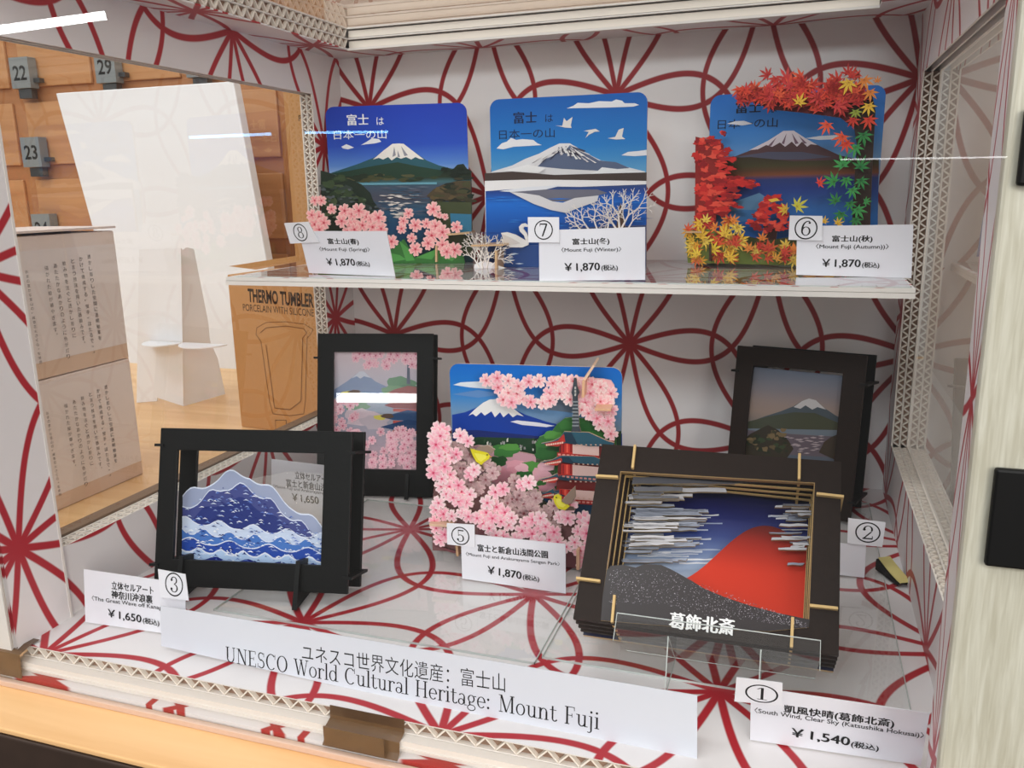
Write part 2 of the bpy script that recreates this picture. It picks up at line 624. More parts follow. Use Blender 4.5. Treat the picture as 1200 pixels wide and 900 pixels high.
def serif_glyph(c):
    X = 0.66
    if c == 'U':
        return _stem(0.2, 0.3, 1, False) + _bar(0.68, 0.3, 0.74, 1) + _ser(0.71, 1, 0.12, False) + _arc(0.44, 0.3, 0.3, 0.31, 180, 360, 0.09, 0.06), 0.92
    if c == 'N':
        return _bar(0.15, 0, 0.2, 1) + _ser(0.17, 0, 0.12) + _dia(0.2, 1, 0.72, 0, 0.13) + _bar(0.7, 0, 0.75, 1) + _ser(0.72, 1, 0.12, False) + _bar(0.03, 0.96, 0.2, 1), 0.9
    if c == 'E':
        return _stem(0.2, 0, 1) + _bar(0.2, 0, 0.66, TN) + _bar(0.2, 0.96, 0.64, 1) + _bar(0.2, 0.49, 0.5, 0.53) + _bar(0.63, 0, 0.67, 0.22) + _bar(0.61, 0.8, 0.65, 1) + _bar(0.47, 0.4, 0.51, 0.62), 0.76
    if c == 'S':
        return _arc(0.33, 0.75, 0.24, 0.26, 40, 250, 0.08, 0.06) + _arc(0.33, 0.26, 0.26, 0.28, -140, 70, 0.09, 0.06) + _dia(0.3, 0.56, 0.34, 0.47, 0.2) + _bar(0.52, 0.72, 0.56, 1) + _bar(0.05, 0, 0.09, 0.28), 0.66
    if c == 'C':
        return _arc(0.46, 0.5, 0.4, 0.52, 45, 315, 0.12, 0.05) + _bar(0.74, 0.68, 0.78, 1), 0.86
    if c == 'O':
        return _arc(0.46, 0.5, 0.41, 0.52, 0, 360, 0.12, 0.05, 28), 0.93
    if c == 'W':
        return _dia(0.14, 1, 0.38, 0, 0.11) + _dia(0.38, 0, 0.58, 0.92, 0.05) + _dia(0.56, 1, 0.8, 0, 0.11) + _dia(0.8, 0, 1.02, 1, 0.05) + _ser(0.14, 1, 0.14, False) + _ser(0.56, 1, 0.12, False) + _ser(1.02, 1, 0.12, False), 1.14
    if c == 'H':
        return _stem(0.2, 0, 1) + _stem(0.72, 0, 1) + _bar(0.2, 0.49, 0.72, 0.53), 0.93
    if c == 'M':
        return _bar(0.16, 0, 0.2, 1) + _ser(0.18, 0, 0.12) + _dia(0.2, 1, 0.53, 0.02, 0.12) + _dia(0.53, 0.02, 0.88, 1, 0.05) + _stem(0.9, 0, 1) + _bar(0.04, 0.96, 0.24, 1), 1.1
    if c == 'F':
        return _stem(0.2, 0, 1) + _bar(0.2, 0.96, 0.64, 1) + _bar(0.2, 0.49, 0.5, 0.53) + _bar(0.61, 0.78, 0.65, 1) + _bar(0.47, 0.4, 0.51, 0.62), 0.72
    if c == 'o':
        return _arc(0.33, X / 2, 0.29, X / 2 + 0.01, 0, 360, 0.1, 0.045, 24), 0.66
    if c == 'r':
        return _stem(0.17, 0, X, True, False) + _bar(0.03, X - 0.04, 0.17, X) + _arc(0.36, X - 0.2, 0.19, 0.21, 40, 180, 0.06, 0.05) + _dot(0.47, X - 0.08, 0.06), 0.52
    if c == 'l':
        return _stem(0.17, 0, 1.04, True, False) + _bar(0.03, 1.0, 0.17, 1.04), 0.33
    if c == 'd':
        return _arc(0.32, X / 2, 0.28, X / 2 + 0.01, 0, 360, 0.1, 0.045, 22) + _bar(0.5, 0, 0.6, 1.04) + _bar(0.38, 1.0, 0.55, 1.04) + _bar(0.5, 0, 0.72, TN), 0.73
    if c == 'u':
        return _bar(0.14, 0.2, 0.24, X) + _bar(0.02, X - 0.04, 0.2, X) + _arc(0.36, 0.21, 0.22, 0.22, 180, 350, 0.09, 0.06) + _bar(0.5, 0, 0.6, X) + _bar(0.4, X - 0.04, 0.55, X) + _bar(0.52, 0, 0.72, TN), 0.74
    if c == 't':
        return _bar(0.14, 0.16, 0.24, 0.86) + _bar(0.02, X - 0.04, 0.42, X) + _arc(0.32, 0.17, 0.18, 0.18, 180, 340, 0.09, 0.06), 0.46
    if c == 'a':
        return _arc(0.3, X - 0.2, 0.22, 0.21, 0, 150, 0.09, 0.05) + _bar(0.42, 0.08, 0.52, X - 0.2) + _arc(0.27, 0.18, 0.22, 0.19, 0, 360, 0.09, 0.045, 18) + _bar(0.46, 0, 0.64, TN), 0.64
    if c == 'e':
        return _arc(0.32, X / 2, 0.28, X / 2 + 0.01, 0, 320, 0.1, 0.045, 22) + _bar(0.1, X / 2, 0.6, X / 2 + TN), 0.63
    if c == 'i':
        return _stem(0.17, 0, X, True, False) + _bar(0.03, X - 0.04, 0.17, X) + _dot(0.16, 0.88, 0.07), 0.34
    if c == 'j':
        return _bar(0.14, -0.12, 0.24, X) + _bar(0.04, X - 0.04, 0.2, X) + _dot(0.19, 0.88, 0.07) + _arc(0.06, -0.12, 0.18, 0.17, 230, 360, 0.09, 0.05), 0.36
    if c == 'g':
        return _arc(0.29, 0.44, 0.23, 0.23, 0, 360, 0.09, 0.045, 20) + _arc(0.3, -0.08, 0.28, 0.19, 0, 360, 0.06, 0.05, 20) + _dia(0.17, 0.24, 0.2, 0.08, 0.1) + _bar(0.46, 0.58, 0.62, 0.63), 0.63
    if c == 'n':
        return _stem(0.17, 0, X, True, False) + _bar(0.03, X - 0.04, 0.17, X) + _arc(0.38, X - 0.22, 0.22, 0.23, 0, 180, 0.09, 0.05) + _stem(0.555, 0, X - 0.2, True, False), 0.74
    if c == ':':
        return _dot(0.14, 0.08, 0.075) + _dot(0.14, 0.56, 0.075), 0.36
    if c == '1':
        return _stem(0.3, 0, 1, True, False, 0.2) + _dia(0.26, 0.99, 0.1, 0.86, 0.09), 0.6
    if c == '2':
        return _arc(0.32, 0.72, 0.26, 0.28, -30, 190, 0.1, 0.05) + _dia(0.1, 0.04, 0.5, 0.56, 0.1) + _bar(0.05, 0, 0.58, 0.1) + _bar(0.54, 0, 0.59, 0.24) + _dot(0.12, 0.7, 0.08), 0.64
    if c == '3':
        return _arc(0.28, 0.76, 0.25, 0.24, -90, 170, 0.1, 0.05) + _arc(0.28, 0.27, 0.29, 0.27, -170, 90, 0.11, 0.05) + _dot(0.1, 0.78, 0.08) + _dot(0.08, 0.22, 0.08), 0.62
    if c == '5':
        return _bar(0.1, 0.9, 0.54, 1) + _bar(0.1, 0.5, 0.14, 1) + _arc(0.27, 0.3, 0.3, 0.31, -165, 130, 0.11, 0.05) + _dot(0.07, 0.2, 0.08), 0.62
    if c == '6':
        return _arc(0.32, 0.3, 0.27, 0.31, 0, 360, 0.1, 0.05, 22) + _arc(0.44, 0.4, 0.39, 0.6, 75, 185, 0.11, 0.06) + _dot(0.52, 0.86, 0.07), 0.64
    if c == '7':
        return _bar(0.06, 0.9, 0.58, 1) + _bar(0.06, 0.78, 0.1, 1) + _dia(0.24, 0, 0.54, 0.92, 0.11), 0.62
    if c == '8':
        return _arc(0.31, 0.76, 0.22, 0.25, 0, 360, 0.09, 0.045, 20) + _arc(0.31, 0.27, 0.27, 0.28, 0, 360, 0.1, 0.045, 22), 0.62
    return [], 0.42


def serif_polys(body):
    vs, fs, x = [], [], 0.0
    for ch in body:
        polys, adv = serif_glyph(ch)
        for q in polys:
            ar = sum(q[i][0] * q[(i + 1) % len(q)][1] - q[(i + 1) % len(q)][0] * q[i][1] for i in range(len(q)))
            if ar < 0:
                q = q[::-1]
            fs.append(tuple(range(len(vs), len(vs) + len(q))))
            vs += [(p[0] + x, p[1]) for p in q]
        x += adv
    return vs, fs


# ------------------------------------------------------------------ motifs
def blossom(mb, c, r, y, m, rot=0.0, pale=(255, 214, 220), pink=(246, 150, 172), core=(196, 40, 76), thick=0.0, squash=1.0, edge=(252, 226, 222)):
    """A five-petalled cherry blossom; with thickness it is a cut-out piece of card."""
    out = []
    for i in range(5):
        a = rot + i * 2 * math.pi / 5
        for da, k in ((-0.60, 0.50), (-0.46, 0.86), (-0.24, 1.0), (0.0, 0.88), (0.24, 1.0), (0.46, 0.86)):
            out.append((c[0] + r * k * math.cos(a + da), c[1] + r * k * squash * math.sin(a + da)))
    if thick:
        mb.slab(out, y, y + thick, m, pale, edge)
        yy = y - 1.0e-4
    else:
        mb.lift += 1e-5
        yy = y - mb.lift
        mb.face([(s, yy, t) for s, t in out], m, pale)
        yy -= 0.6e-5
    for i in range(5):
        a = rot + i * 2 * math.pi / 5
        q = [(c[0], c[1])]
        for da, k in ((-0.42, 0.45), (-0.3, 0.78), (0, 0.80), (0.3, 0.78), (0.42, 0.45)):
            q.append((c[0] + r * k * math.cos(a + da), c[1] + r * k * squash * math.sin(a + da)))
        mb.face([(s, yy - 0.5e-5, t) for s, t in q], m, [pink] + [mixc(pink, pale, 0.35), mixc(pink, pale, 0.8), mixc(pink, pale, 0.9), mixc(pink, pale, 0.8), mixc(pink, pale, 0.35)])
    for i in range(5):
        a = rot + (i + 0.5) * 2 * math.pi / 5
        q = []
        for j, k in ((-0.6, 0.09), (0.0, 0.30), (0.6, 0.09), (math.pi, 0.05)):
            q.append((c[0] + r * k * math.cos(a + j), c[1] + r * k * squash * math.sin(a + j)))
        mb.face([(s, yy - 1.1e-5, t) for s, t in q], m, core)


def maple(mb, c, r, y, m, rot, col, thick=0.0, tip=None):
    out = []
    lobes = ((-2.15, 0.55), (-1.35, 0.86), (-0.66, 1.0), (0.0, 1.12), (0.66, 1.0), (1.35, 0.86), (2.15, 0.55))
    for i, (a, k) in enumerate(lobes):
        out.append((a - 0.19, k * 0.58))
        out.append((a, k))
        out.append((a + 0.19, k * 0.58))
        if i < 6:
            out.append(((a + lobes[i + 1][0]) / 2, 0.30))
    out.append((math.pi, 0.12))
    pts = [(c[0] + r * k * math.cos(a + rot), c[1] + r * k * math.sin(a + rot)) for a, k in out]
    tip = tip or mixc(col, (255, 230, 120), 0.25)
    cols = [tip if i % 4 == 1 else col for i in range(len(pts))]
    if thick:
        mb.slab(pts, y, y + thick, m, cols if False else col, mixc(col, (240, 220, 190), 0.5))
        yy = y - 8e-5
    else:
        mb.lift += 1e-5
        yy = y - mb.lift
    n = len(pts)
    for i in range(n):
        a, b = pts[i], pts[(i + 1) % n]
        mb.face([(c[0], yy, c[1]), (b[0], yy, b[1]), (a[0], yy, a[1])][::-1], m, [col, cols[i], cols[(i + 1) % n]])
    for a, k in lobes:
        q = [(c[0] + 0.02 * r * math.cos(a + rot + 1.57), c[1] + 0.02 * r * math.sin(a + rot + 1.57)),
             (c[0] - 0.02 * r * math.cos(a + rot + 1.57), c[1] - 0.02 * r * math.sin(a + rot + 1.57)),
             (c[0] + r * k * 0.8 * math.cos(a + rot), c[1] + r * k * 0.8 * math.sin(a + rot))]
        mb.face([(s, yy - 0.6e-5, t) for s, t in q], m, mixc(col, (90, 10, 10), 0.35))


def blob(c, rx, ry, n=18, rough=0.18, rng=random):
    ph = [rng.uniform(0, 6.28) for _ in range(3)]
    out = []
    for i in range(n):
        a = i * 2 * math.pi / n
        k = 1 + rough * (math.sin(3 * a + ph[0]) * 0.5 + math.sin(5 * a + ph[1]) * 0.4 + math.sin(8 * a + ph[2]) * 0.35)
        out.append((c[0] + rx * k * math.cos(a), c[1] + ry * k * math.sin(a)))
    return out


def twig(mb, p, ang, ln, w, depth, y, m, col, rng, thick=0.0012, spread=0.55):
    """A bare branching twig cut from card."""
    q = (p[0] + ln * math.cos(ang), p[1] + ln * math.sin(ang))
    nx, ny = -math.sin(ang) * w / 2, math.cos(ang) * w / 2
    mb.slab([(p[0] - nx, p[1] - ny), (q[0] - nx * 0.7, q[1] - ny * 0.7), (q[0] + nx * 0.7, q[1] + ny * 0.7), (p[0] + nx, p[1] + ny)], y, y + thick, m, col, (196, 180, 160))
    if depth:
        for k in (-1, 1):
            twig(mb, q, ang + k * spread * rng.uniform(0.5, 1.2) + rng.uniform(-0.1, 0.1), ln * rng.uniform(0.6, 0.85), w * 0.72, depth - 1, y, m, col, rng, thick, spread)
        if rng.random() < 0.6:
            mid = (p[0] + (q[0] - p[0]) * 0.5, p[1] + (q[1] - p[1]) * 0.5)
            twig(mb, mid, ang + rng.choice((-1, 1)) * 0.8, ln * 0.5, w * 0.6, depth - 1, y, m, col, rng, thick, spread)


# ------------------------------------------------------------------ the case (setting)
W, H = 0.5068, 0.3846
TH = 0.012
M['upper_board'] = plain('beige_board', (196, 168, 146), 0.6, 0.2)
M['hollow_shade'] = plain('corrugation_hollow', (150, 122, 104), 0.85, 0.1)
PAT = dict(lx=0.252, ly=0.1535)
P_UP = mesh_pattern('pattern_back_upper', 0, 2, 0.0297, 0.338, 0.24, 0.1663, red=(152, 34, 40))
P_LO = mesh_pattern('pattern_back_lower', 0, 2, 0.0442, 0.1196, 0.24, 0.1663, red=(152, 34, 40))
P_FLOOR = mesh_pattern('pattern_floor', 0, 1, 0.1485, -0.1949, 0.252, 0.1535)
_sl = hit(17, 642, x=0)
P_LEFT = mesh_pattern('pattern_left', 1, 2, _sl.y, _sl.z, 0.252, 0.1625)
P_RIGHT = mesh_pattern('pattern_right', 1, 2, -0.28, 0.004, 0.252, 0.1535)
P_CEIL = mesh_pattern('pattern_ceiling', 0, 1, hit(564, 52, y=0).x, 0.0, 0.252, 0.1535)
P_SHELF = mesh_pattern('pattern_shelf', 0, 1, 0.06, -0.16, 0.252, 0.1535)
STRIP_A = (0.4945, -0.384)
STRIP_B = (hit(1136, 553, y=-0.43).x, -0.43)
P_STRIP = mesh_pattern('pattern_strip', 1, 2, -0.411, hit(1133, 467, y=-0.411).z, 0.16, 0.1535)


def S(name, mb, bevel=0):
    o = mb.build(name)
    o['kind'] = 'structure'
    if bevel:
        weld(o, bevel)
    return o


def flutes(mb, start, d, ln, w, th, g, depth, pitch=0.0070, rib=0.0011):
    """Zigzag of corrugated board showing at a cut edge."""
    start, d, w, g = Vector(start), Vector(d), Vector(w), Vector(g)
    depth = 0.0028
    f = [start + g * depth, start + g * depth + d * ln, start + g * depth + d * ln + w * th, start + g * depth + w * th]
    mb.face(f, M['hollow_shade'])  # backing sheet added behind the ribs; its tone stands for shaded hollows
    n = int(ln / pitch * 2)
    m = M['flute']
    pts = []
    for i in range(n + 1):
        pts.append((i * pitch / 2, th * (0.04 if i % 2 else 0.96)))
    for (a0, b0), (a1, b1) in zip(pts, pts[1:]):
        e = Vector((a1 - a0, b1 - b0))
        e.normalize()
        nx, ny = -e.y * rib / 2, e.x * rib / 2
        q = [(a0 + nx, b0 + ny), (a1 + nx, b1 + ny), (a1 - nx, b1 - ny), (a0 - nx, b0 - ny)]
        f = [start + d * p[0] + w * p[1] for p in q]
        k = [p + g * depth for p in f]
        mb.face(f, m)
        for i in range(4):
            j = (i + 1) % 4
            mb.face([f[i], f[j], k[j], k[i]], m)


# back wall: the liner is papered in two lengths that meet behind the shelf
mb = MB()
mb.face([(-TH, 0, -0.02), (W + TH, 0, -0.02), (W + TH, 0, 0.192), (-TH, 0, 0.192)], P_LO)
mb.face([(-TH, 0, 0.192), (W + TH, 0, 0.192), (W + TH, 0, H + 0.0185), (-TH, 0, H + 0.0185)], P_UP)
mb.face([(-TH, 0, H + 0.0185), (W + TH, 0, H + 0.0185), (W + TH, 0, 0.8), (-TH, 0, 0.8)], M['upper_board'])
mb.box((-TH, 0.0004, -0.02), (W + TH, 0.012, 0.8), M['white_card'])
S('wall_back', mb)


def wall_sheets(x_in, sgn, y0, y1, z0, z1, hy0, hy1, hz0, hz1, pat, zlow=-0.0):
    """Double-wall board with a window cut through it: three liners, flutes at the cut edges."""
    mb = MB()
    for i, off in enumerate((0.0, 0.0058, 0.0116)):
        a, b = x_in + sgn * off, x_in + sgn * (off + 0.0012)
        m = pat if i == 0 else M['white_card']
        for q in ((y0, hy0, z0, z1), (hy1, y1, z0, z1), (hy0, hy1, z0, hz0), (hy0, hy1, hz1, z1)):
            mb.box((a, q[0], q[2]), (b, q[1], q[3]), m, skip='fktb')
            mb.box((a, q[0], q[2]), (b, q[1], q[3]), M['cut_card'], skip='lr')
    for k in (0, 1):
        xs = x_in + sgn * (0.0007 + k * 0.0058)
        flutes(mb, (xs, hy1, hz0), (0, 0, 1), hz1 - hz0, (sgn, 0, 0), 0.0053, (0, 1, 0), 0.02)
        flutes(mb, (xs, hy0, hz0), (0, 1, 0), hy1 - hy0, (sgn, 0, 0), 0.0053, (0, 0, -1), 0.02)
    return mb


mb = wall_sheets(0.0, -1, -0.425, 0.0, 0.0, H + 0.012, -0.388, -0.0525, 0.046, 0.348, P_LEFT)
S('wall_left', mb)
mb = wall_sheets(W, 1, -0.37, 0.0, 0.0, H + 0.012, -0.36, -0.035, 0.0505, 0.339, P_RIGHT)
S('wall_right', mb)

# ceiling ring with its big opening
CX0, CX1, CY0, CY1, CT = 0.0342, hit(1030, 10, z=H).x, -0.40, -0.0422, 0.018
mb = MB()
for i, off in enumerate((0.0, 0.0088, 0.0176)):
    a, b = H + off, H + off + 0.0011
    m = P_CEIL if i == 0 else M['white_card']
    for q in ((0, CX0, -0.42, 0), (CX1, W, -0.42, 0), (CX0, CX1, CY1, 0), (CX0, CX1, -0.42, CY0)):
        mb.box((q[0], q[2], a), (q[1], q[3], b), m)
for k in (0, 1):
    flutes(mb, (CX0, CY0, H + 0.0005 + k * 0.0088), (0, 1, 0), CY1 - CY0, (0, 0, 1), 0.0083, (-1, 0, 0), 0.02, 0.0105)
    mb.box((CX0, CY1 + 0.002, H + 0.0018 + k * 0.0088), (CX1, CY1 + 0.0025, H + 0.0075 + k * 0.0088), M['flute'])
mb.box((CX0 - 0.001, CY1 - 0.0008, H - 0.0006), (CX1, CY1 + 0.004, H + 0.0012), M['white_card'])
S('ceiling', mb)

# floor board: printed paper on corrugated card, cut edge to the front
mb = MB()
mb.face([(0, -0.42, 0), (W, -0.42, 0), (W, 0, 0), (0, 0, 0)], P_FLOOR)
mb.box((0, -0.42, -0.0006), (W, 0, -0.00005), M['white_card'])
mb.box((0, -0.42, -0.0072), (W, 0, -0.0066), M['white_card'])
flutes(mb, (0.002, -0.4198, -0.0066), (1, 0, 0), W - 0.013, (0, 0, 1), 0.006, (0, 1, 0), 0.02, 0.0105, 0.0008)
mb.box((0, -0.4255, -0.0108), (W, 0, -0.0076), M['white_card'])
mb.box((0, -0.4262, -0.0118), (W, -0.4, -0.0108), M['white_card'])
mb.box((0, -0.4235, -0.0152), (W, 0, -0.0118), M['white_card'])
mb.box((0, -0.429, -0.0195), (W, 0, -0.0153), P_FLOOR)
S('floor', mb)
mb = MB()
mb.box((-0.05, -0.434, -0.02), (W + 0.05, -0.4305, -0.0165), M['rail'])
S('trim_1', mb, 0.0004)

mb = MB()
mb.box((-0.0125, -0.4268, -0.0195), (0.0, -0.4256, H), M['white_card'])
S('trim_5', mb)

# front left flap, its white cut edge towards the window
mb = MB()
mb.box((0.0012, -0.425, 0.0), (0.0030, -0.386, H), P_LEFT, skip='f')
mb.box((0.0010, -0.3862, 0.0), (0.0033, -0.3845, H), M['white_card'])
S('wall_front_left', mb)

# front right flap and the cream post beside it
mb = MB()
for z0, z1 in ((-0.02, 0.5),):
    a, b = STRIP_A, STRIP_B
    mb.face([(a[0], a[1], z0), (b[0], b[1], z0), (b[0], b[1], z1), (a[0], a[1], z1)][::-1], P_STRIP)
    mb.face([(a[0] + 0.004, a[1], z0), (b[0] + 0.004, b[1], z0), (b[0] + 0.004, b[1], z1), (a[0] + 0.004, a[1], z1)], M['white_card'])
    mb.face([(a[0], a[1], z0), (a[0], a[1], z1), (a[0] + 0.004, a[1], z1), (a[0] + 0.004, a[1], z0)], M['white_card'])
S('wall_front_right', mb)
mb = MB()
mb.box((STRIP_B[0], -0.4315, -0.02), (STRIP_B[0] + 0.05, -0.4255, 0.55), M['post'])
S('trim_2', mb, 0.0015)
mb = MB()
mb.box((0.61, -0.42, -0.0195), (0.615, 0.6, 0.45), M['white_card'])
mb.box((0.5195, -0.42, -0.0195), (0.61, 0.6, 0.004), M['white_card'])
S('wall_right_outer', mb)

# panes
for nm, q in (('window_1', [(-0.0128, -0.42, -0.0), (-0.0128, 0.0, -0.0), (-0.0128, 0.0, H), (-0.0128, -0.42, H)]),
              ('window_2', [(W + 0.0128, -0.40, 0), (W + 0.0128, 0.0, 0), (W + 0.0128, 0.0, H), (W + 0.0128, -0.40, H)]),
              ('window_3', [(0, -0.42, H + 0.0185), (W, -0.42, H + 0.0185), (W, 0, H + 0.0185), (0, 0, H + 0.0185)])):
    mb = MB()
    mb.face(q, M['glass'])
    S(nm, mb)
mb = MB()
mb.face([(-0.45, -0.4325, -0.0195), (W + 0.5, -0.4325, -0.0195), (W + 0.5, -0.4325, 0.7), (-0.45, -0.4325, 0.7)], M['front_glass'])
S('window_4', mb)

# brown strip under the left pane, the counter and its dark edge
mb = MB()
mb.box((-0.024, -0.42, 0.0), (-0.0135, 0.0, 0.0475), M['trim'])
S('trim_3', mb)
CF = hit(0, 853, z=-0.02).y
mb = MB()
mb.box((-1.3, CF, -0.0233), (1.0, 0.75, -0.0201), M['counter'])
S('floor_counter', mb, 0.0008)
mb = MB()
mb.box((-1.3, CF - 0.0015, -0.3), (1.0, CF + 0.02, -0.0235), M['dark_trim'])
S('trim_4', mb, 0.001)

# room wall behind the lockers side, seen through panes
mb = MB()
mb.box((-4.5, 2.6, -1.0), (3.0, 2.65, 3.0), M['white_card'])
S('wall_far', mb)

# ------------------------------------------------------------------ shelf
ZS = 0.1972
shelf = bpy.data.objects.new('display_shelf', None)
link(shelf)
shelf.location = (W / 2, -0.1, 0.19)
tag(shelf, 'white patterned shelf crossing the case, carrying three scenic picture stands', 'shelf')


def under(mb, name, parent, **kw):
    o = mb.build(name, parent)
    if parent is not None and parent.type == 'EMPTY':
        bpy.context.view_layer.update()
        o.matrix_parent_inverse = parent.matrix_world.inverted()
    return o


mb = MB()
mb.box((-0.003, -0.1945, 0.1936), (W - 0.011, -0.0015, 0.1962), M['white_card'], skip='t')
mb.face([(-0.003, -0.1945, 0.1962), (W - 0.011, -0.1945, 0.1962), (W - 0.011, -0.0015, 0.1962), (-0.003, -0.0015, 0.1962)], P_SHELF)
mb.box((-0.003, -0.1950, 0.1900), (W - 0.011, -0.0015, 0.1933), M['white_card'])
under(mb, 'board', shelf)
mb = MB()
mb.face([(0.004, -0.192, 0.1969), (W - 0.013, -0.192, 0.1969), (W - 0.013, -0.004, 0.1969), (0.004, -0.004, 0.1969)], M['acrylic'])
mb.box((0.004, -0.1925, 0.1963), (W - 0.013, -0.192, 0.1969), M['acrylic_edge'])
under(mb, 'clear_sheet', shelf)

# ------------------------------------------------------------------ clear sheets on the floor of the case
for x0, x1, y0, y1, lb in ((0.085, 0.3, -0.352, -0.1465, 'clear acrylic sheet on the floor under the cherry blossom pagoda picture'),
                           (0.302, 0.4935, -0.345, -0.04, 'clear acrylic sheet on the floor under the red mountain picture')):
    mb = MB()
    mb.face([(x0, y0, 0.0012), (x1, y0, 0.0012), (x1, y1, 0.0012), (x0, y1, 0.0012)], M['acrylic'])
    for q in (((x0, y0), (x1, y0 + 0.0004)), ((x0, y1 - 0.0004), (x1, y1)), ((x1 - 0.0004, y0), (x1, y1)), ((x0, y0), (x0 + 0.0004, y1))):
        mb.box((q[0][0], q[0][1], 0.0001), (q[1][0], q[1][1], 0.0013), M['acrylic_edge'])
    tag(mb.build('acrylic_sheet'), lb, 'plastic sheet', 'clear sheets on the case floor')

# ------------------------------------------------------------------ outside, beyond the left pane
ZC = -0.02
# locker bank
lo = CAM + ray(33, 88) * 1.62
LP = Pl(lo.x, lo.y, lo.z, 3, 0)
LP.o = lo


def lks(u, v):
    return LP.loc(u, v)


s22, s29, s23 = lks(33, 88), lks(132, 83), lks(45, 180)
DS, DT = s29[0] - s22[0], s22[1] - s23[1]
lock = LP.root('locker_bank', 'bank of wooden lockers with grey number plates beyond the left window', 'lockers')
dl, dt = lks(19, 116)[0] - s22[0], lks(60, 118)[1] - s23[1]
mb = MB()
mb.box((-1.6 * DS, 0.012, -6 * DT), (4.6 * DS, 0.3, 2.2 * DT), M['locker_frame'])
mb.build('carcass', lock)
NUM = {(0, 0): '22', (1, 0): '29', (0, 1): '23', (0, 2): '24', (1, 1): '30', (1, 2): '31', (-1, 0): '15', (-1, 1): '16', (-1, 2): '17'}
for c in range(-1, 4):
    for r in range(-1, 5):
        s0, t1 = c * DS + dl + 0.012, -r * DT + dt
        s1, t0 = s0 + DS - 0.03, t1 - DT + 0.028
        mb = MB()
        mb.box((s0, 0.005, t0), (s1, 0.0118, t1), M['locker'])
        d = weld(mb.build('door', lock), 0.002)
        mb = MB()
        ps, pt = c * DS, -r * DT
        mb.box((ps - 0.022, -0.02, pt - 0.026), (ps + 0.022, 0.0, pt + 0.03), M['grey_metal'])
        mb.box((ps - 0.014, -0.014, pt - 0.044), (ps + 0.016, 0.0, pt - 0.027), M['steel'])
        mb.box((ps + 0.022, -0.012, pt - 0.016), (ps + 0.036, 0.0, pt - 0.008), M['steel'])
        nb = NUM.get((c, r))
        p = None
        if nb and (c, r) in ((0, 0), (1, 0), (0, 1), (0, 2)):
            vs, fs = glyph_mesh(nb, 0.02)
            put(mb, vs, fs, M['paper'], (30, 32, 32), -0.0201, (ps - 0.0155, pt - 0.012), (ps + 0.0155, pt - 0.012), 0.027)
        p = mb.build('number_plate', d)

# two white cartons with a printed text face (X = const faces)
CXF = hit(168, 555, z=ZC).x
yA = hit(168, 555, x=CXF).y
zmid = hit(151, 419, x=CXF).z
ztop = hit(137, 270, x=CXF).z
JT = ['透かし彫りした空間に透明釉薬を', 'かけて焼成する「蛍手（ほたるで）」', 'と言う技法を用いた器揃みです。', '飲み物を注ぐと透かし彫りに', 'あたたかなあかりのように色が灯り', '描かれた絵が華やぎます。', '', 'お茶の豊かな里山の「線香花火さくら」を使用', 'しております。（箱絵）']
M['carton'] = plain('pale_carton', (232, 216, 208), 0.5, 0.3)
M['carton_face'] = plain('carton_text_face', (232, 222, 219), 0.4, 0.35)
M['carton_base'] = plain('carton_bare_band', (220, 192, 170), 0.6, 0.25)
LFAR = 0.16
for i, (z0, z1, txt, lb) in enumerate(((ZC, zmid - 0.0008, (590, 0), 'white carton printed with vertical Japanese text, lower of the stacked pair'),
                                       (zmid, ztop, (440, 0), 'white carton printed with vertical Japanese text, upper of the stacked pair, lid slightly open'))):
    e = bpy.data.objects.new('carton', None)
    link(e)
    # local frame: s runs along +Y of the world (to the right as seen), y goes away to -X
    e.matrix_world = Matrix(((0, -1, 0, CXF), (1, 0, 0, yA - LFAR), (0, 0, 1, z0), (0, 0, 0, 1)))
    tag(e, lb, 'box', 'stacked white cartons')
    h = z1 - z0
    mb = MB()
    mb.box((0, 0, 0), (LFAR, 0.10, h), M['carton'])
    weld(mb.build('body', e), 0.0012)
    mb = MB()
    mb.box((0.001, -0.0004, 0.001), (LFAR - 0.001, -0.0001, h * 0.12), M['carton_base'])
    mb.build('bare_band', e)
    mb = MB()
    mb.box((0.001, -0.0006, h * 0.12), (LFAR - 0.001, -0.0001, h * (0.97 if i == 0 else 0.9)), M['carton_face'])
    for k, ln in enumerate(JT):
        if not ln:
            continue
        small = k > 6
        ch = h * 0.036 * (0.72 if small else 1.0)
        s = LFAR * (0.77 - k * 0.064)
        t = h * 0.85 - k * 0.0012
        for c_ in ln:
            t -= ch * 1.22
            if c_ in '（）「」':
                vs, fs = glyph_mesh(c_)
                put(mb, vs, fs, M['paper'], (34, 24, 22), -0.0007, (s, t + ch * 0.3), (s + ch * 0.7, t + ch * 0.3), ch * 0.3)
            elif c_ != '。':
                vs, fs = glyph_mesh(c_)
                if fs:
                    put(mb, vs, fs, M['paper'], (34, 24, 22), -0.0007, (s, t), (s + ch * 0.85, t), ch * (0.85 if c_ != 'り' else 0.9))
            else:
                vs, fs = glyph_mesh(c_)
                put(mb, vs, fs, M['paper'], (34, 24, 22), -0.0007, (s + ch * .5, t + ch * .6), (s + ch * 0.8, t + ch * .6), ch * 0.3)
    mb.build('printed_panel', e)
    if i == 1:
        mb = MB()
        mb.box((-0.002, -0.002, h + 0.0025), (LFAR + 0.001, 0.10, h + 0.0045), M['carton'])
        mb.build('lid', e)

# kraft tumbler cartons
tb = hit(283, 500, z=ZC)


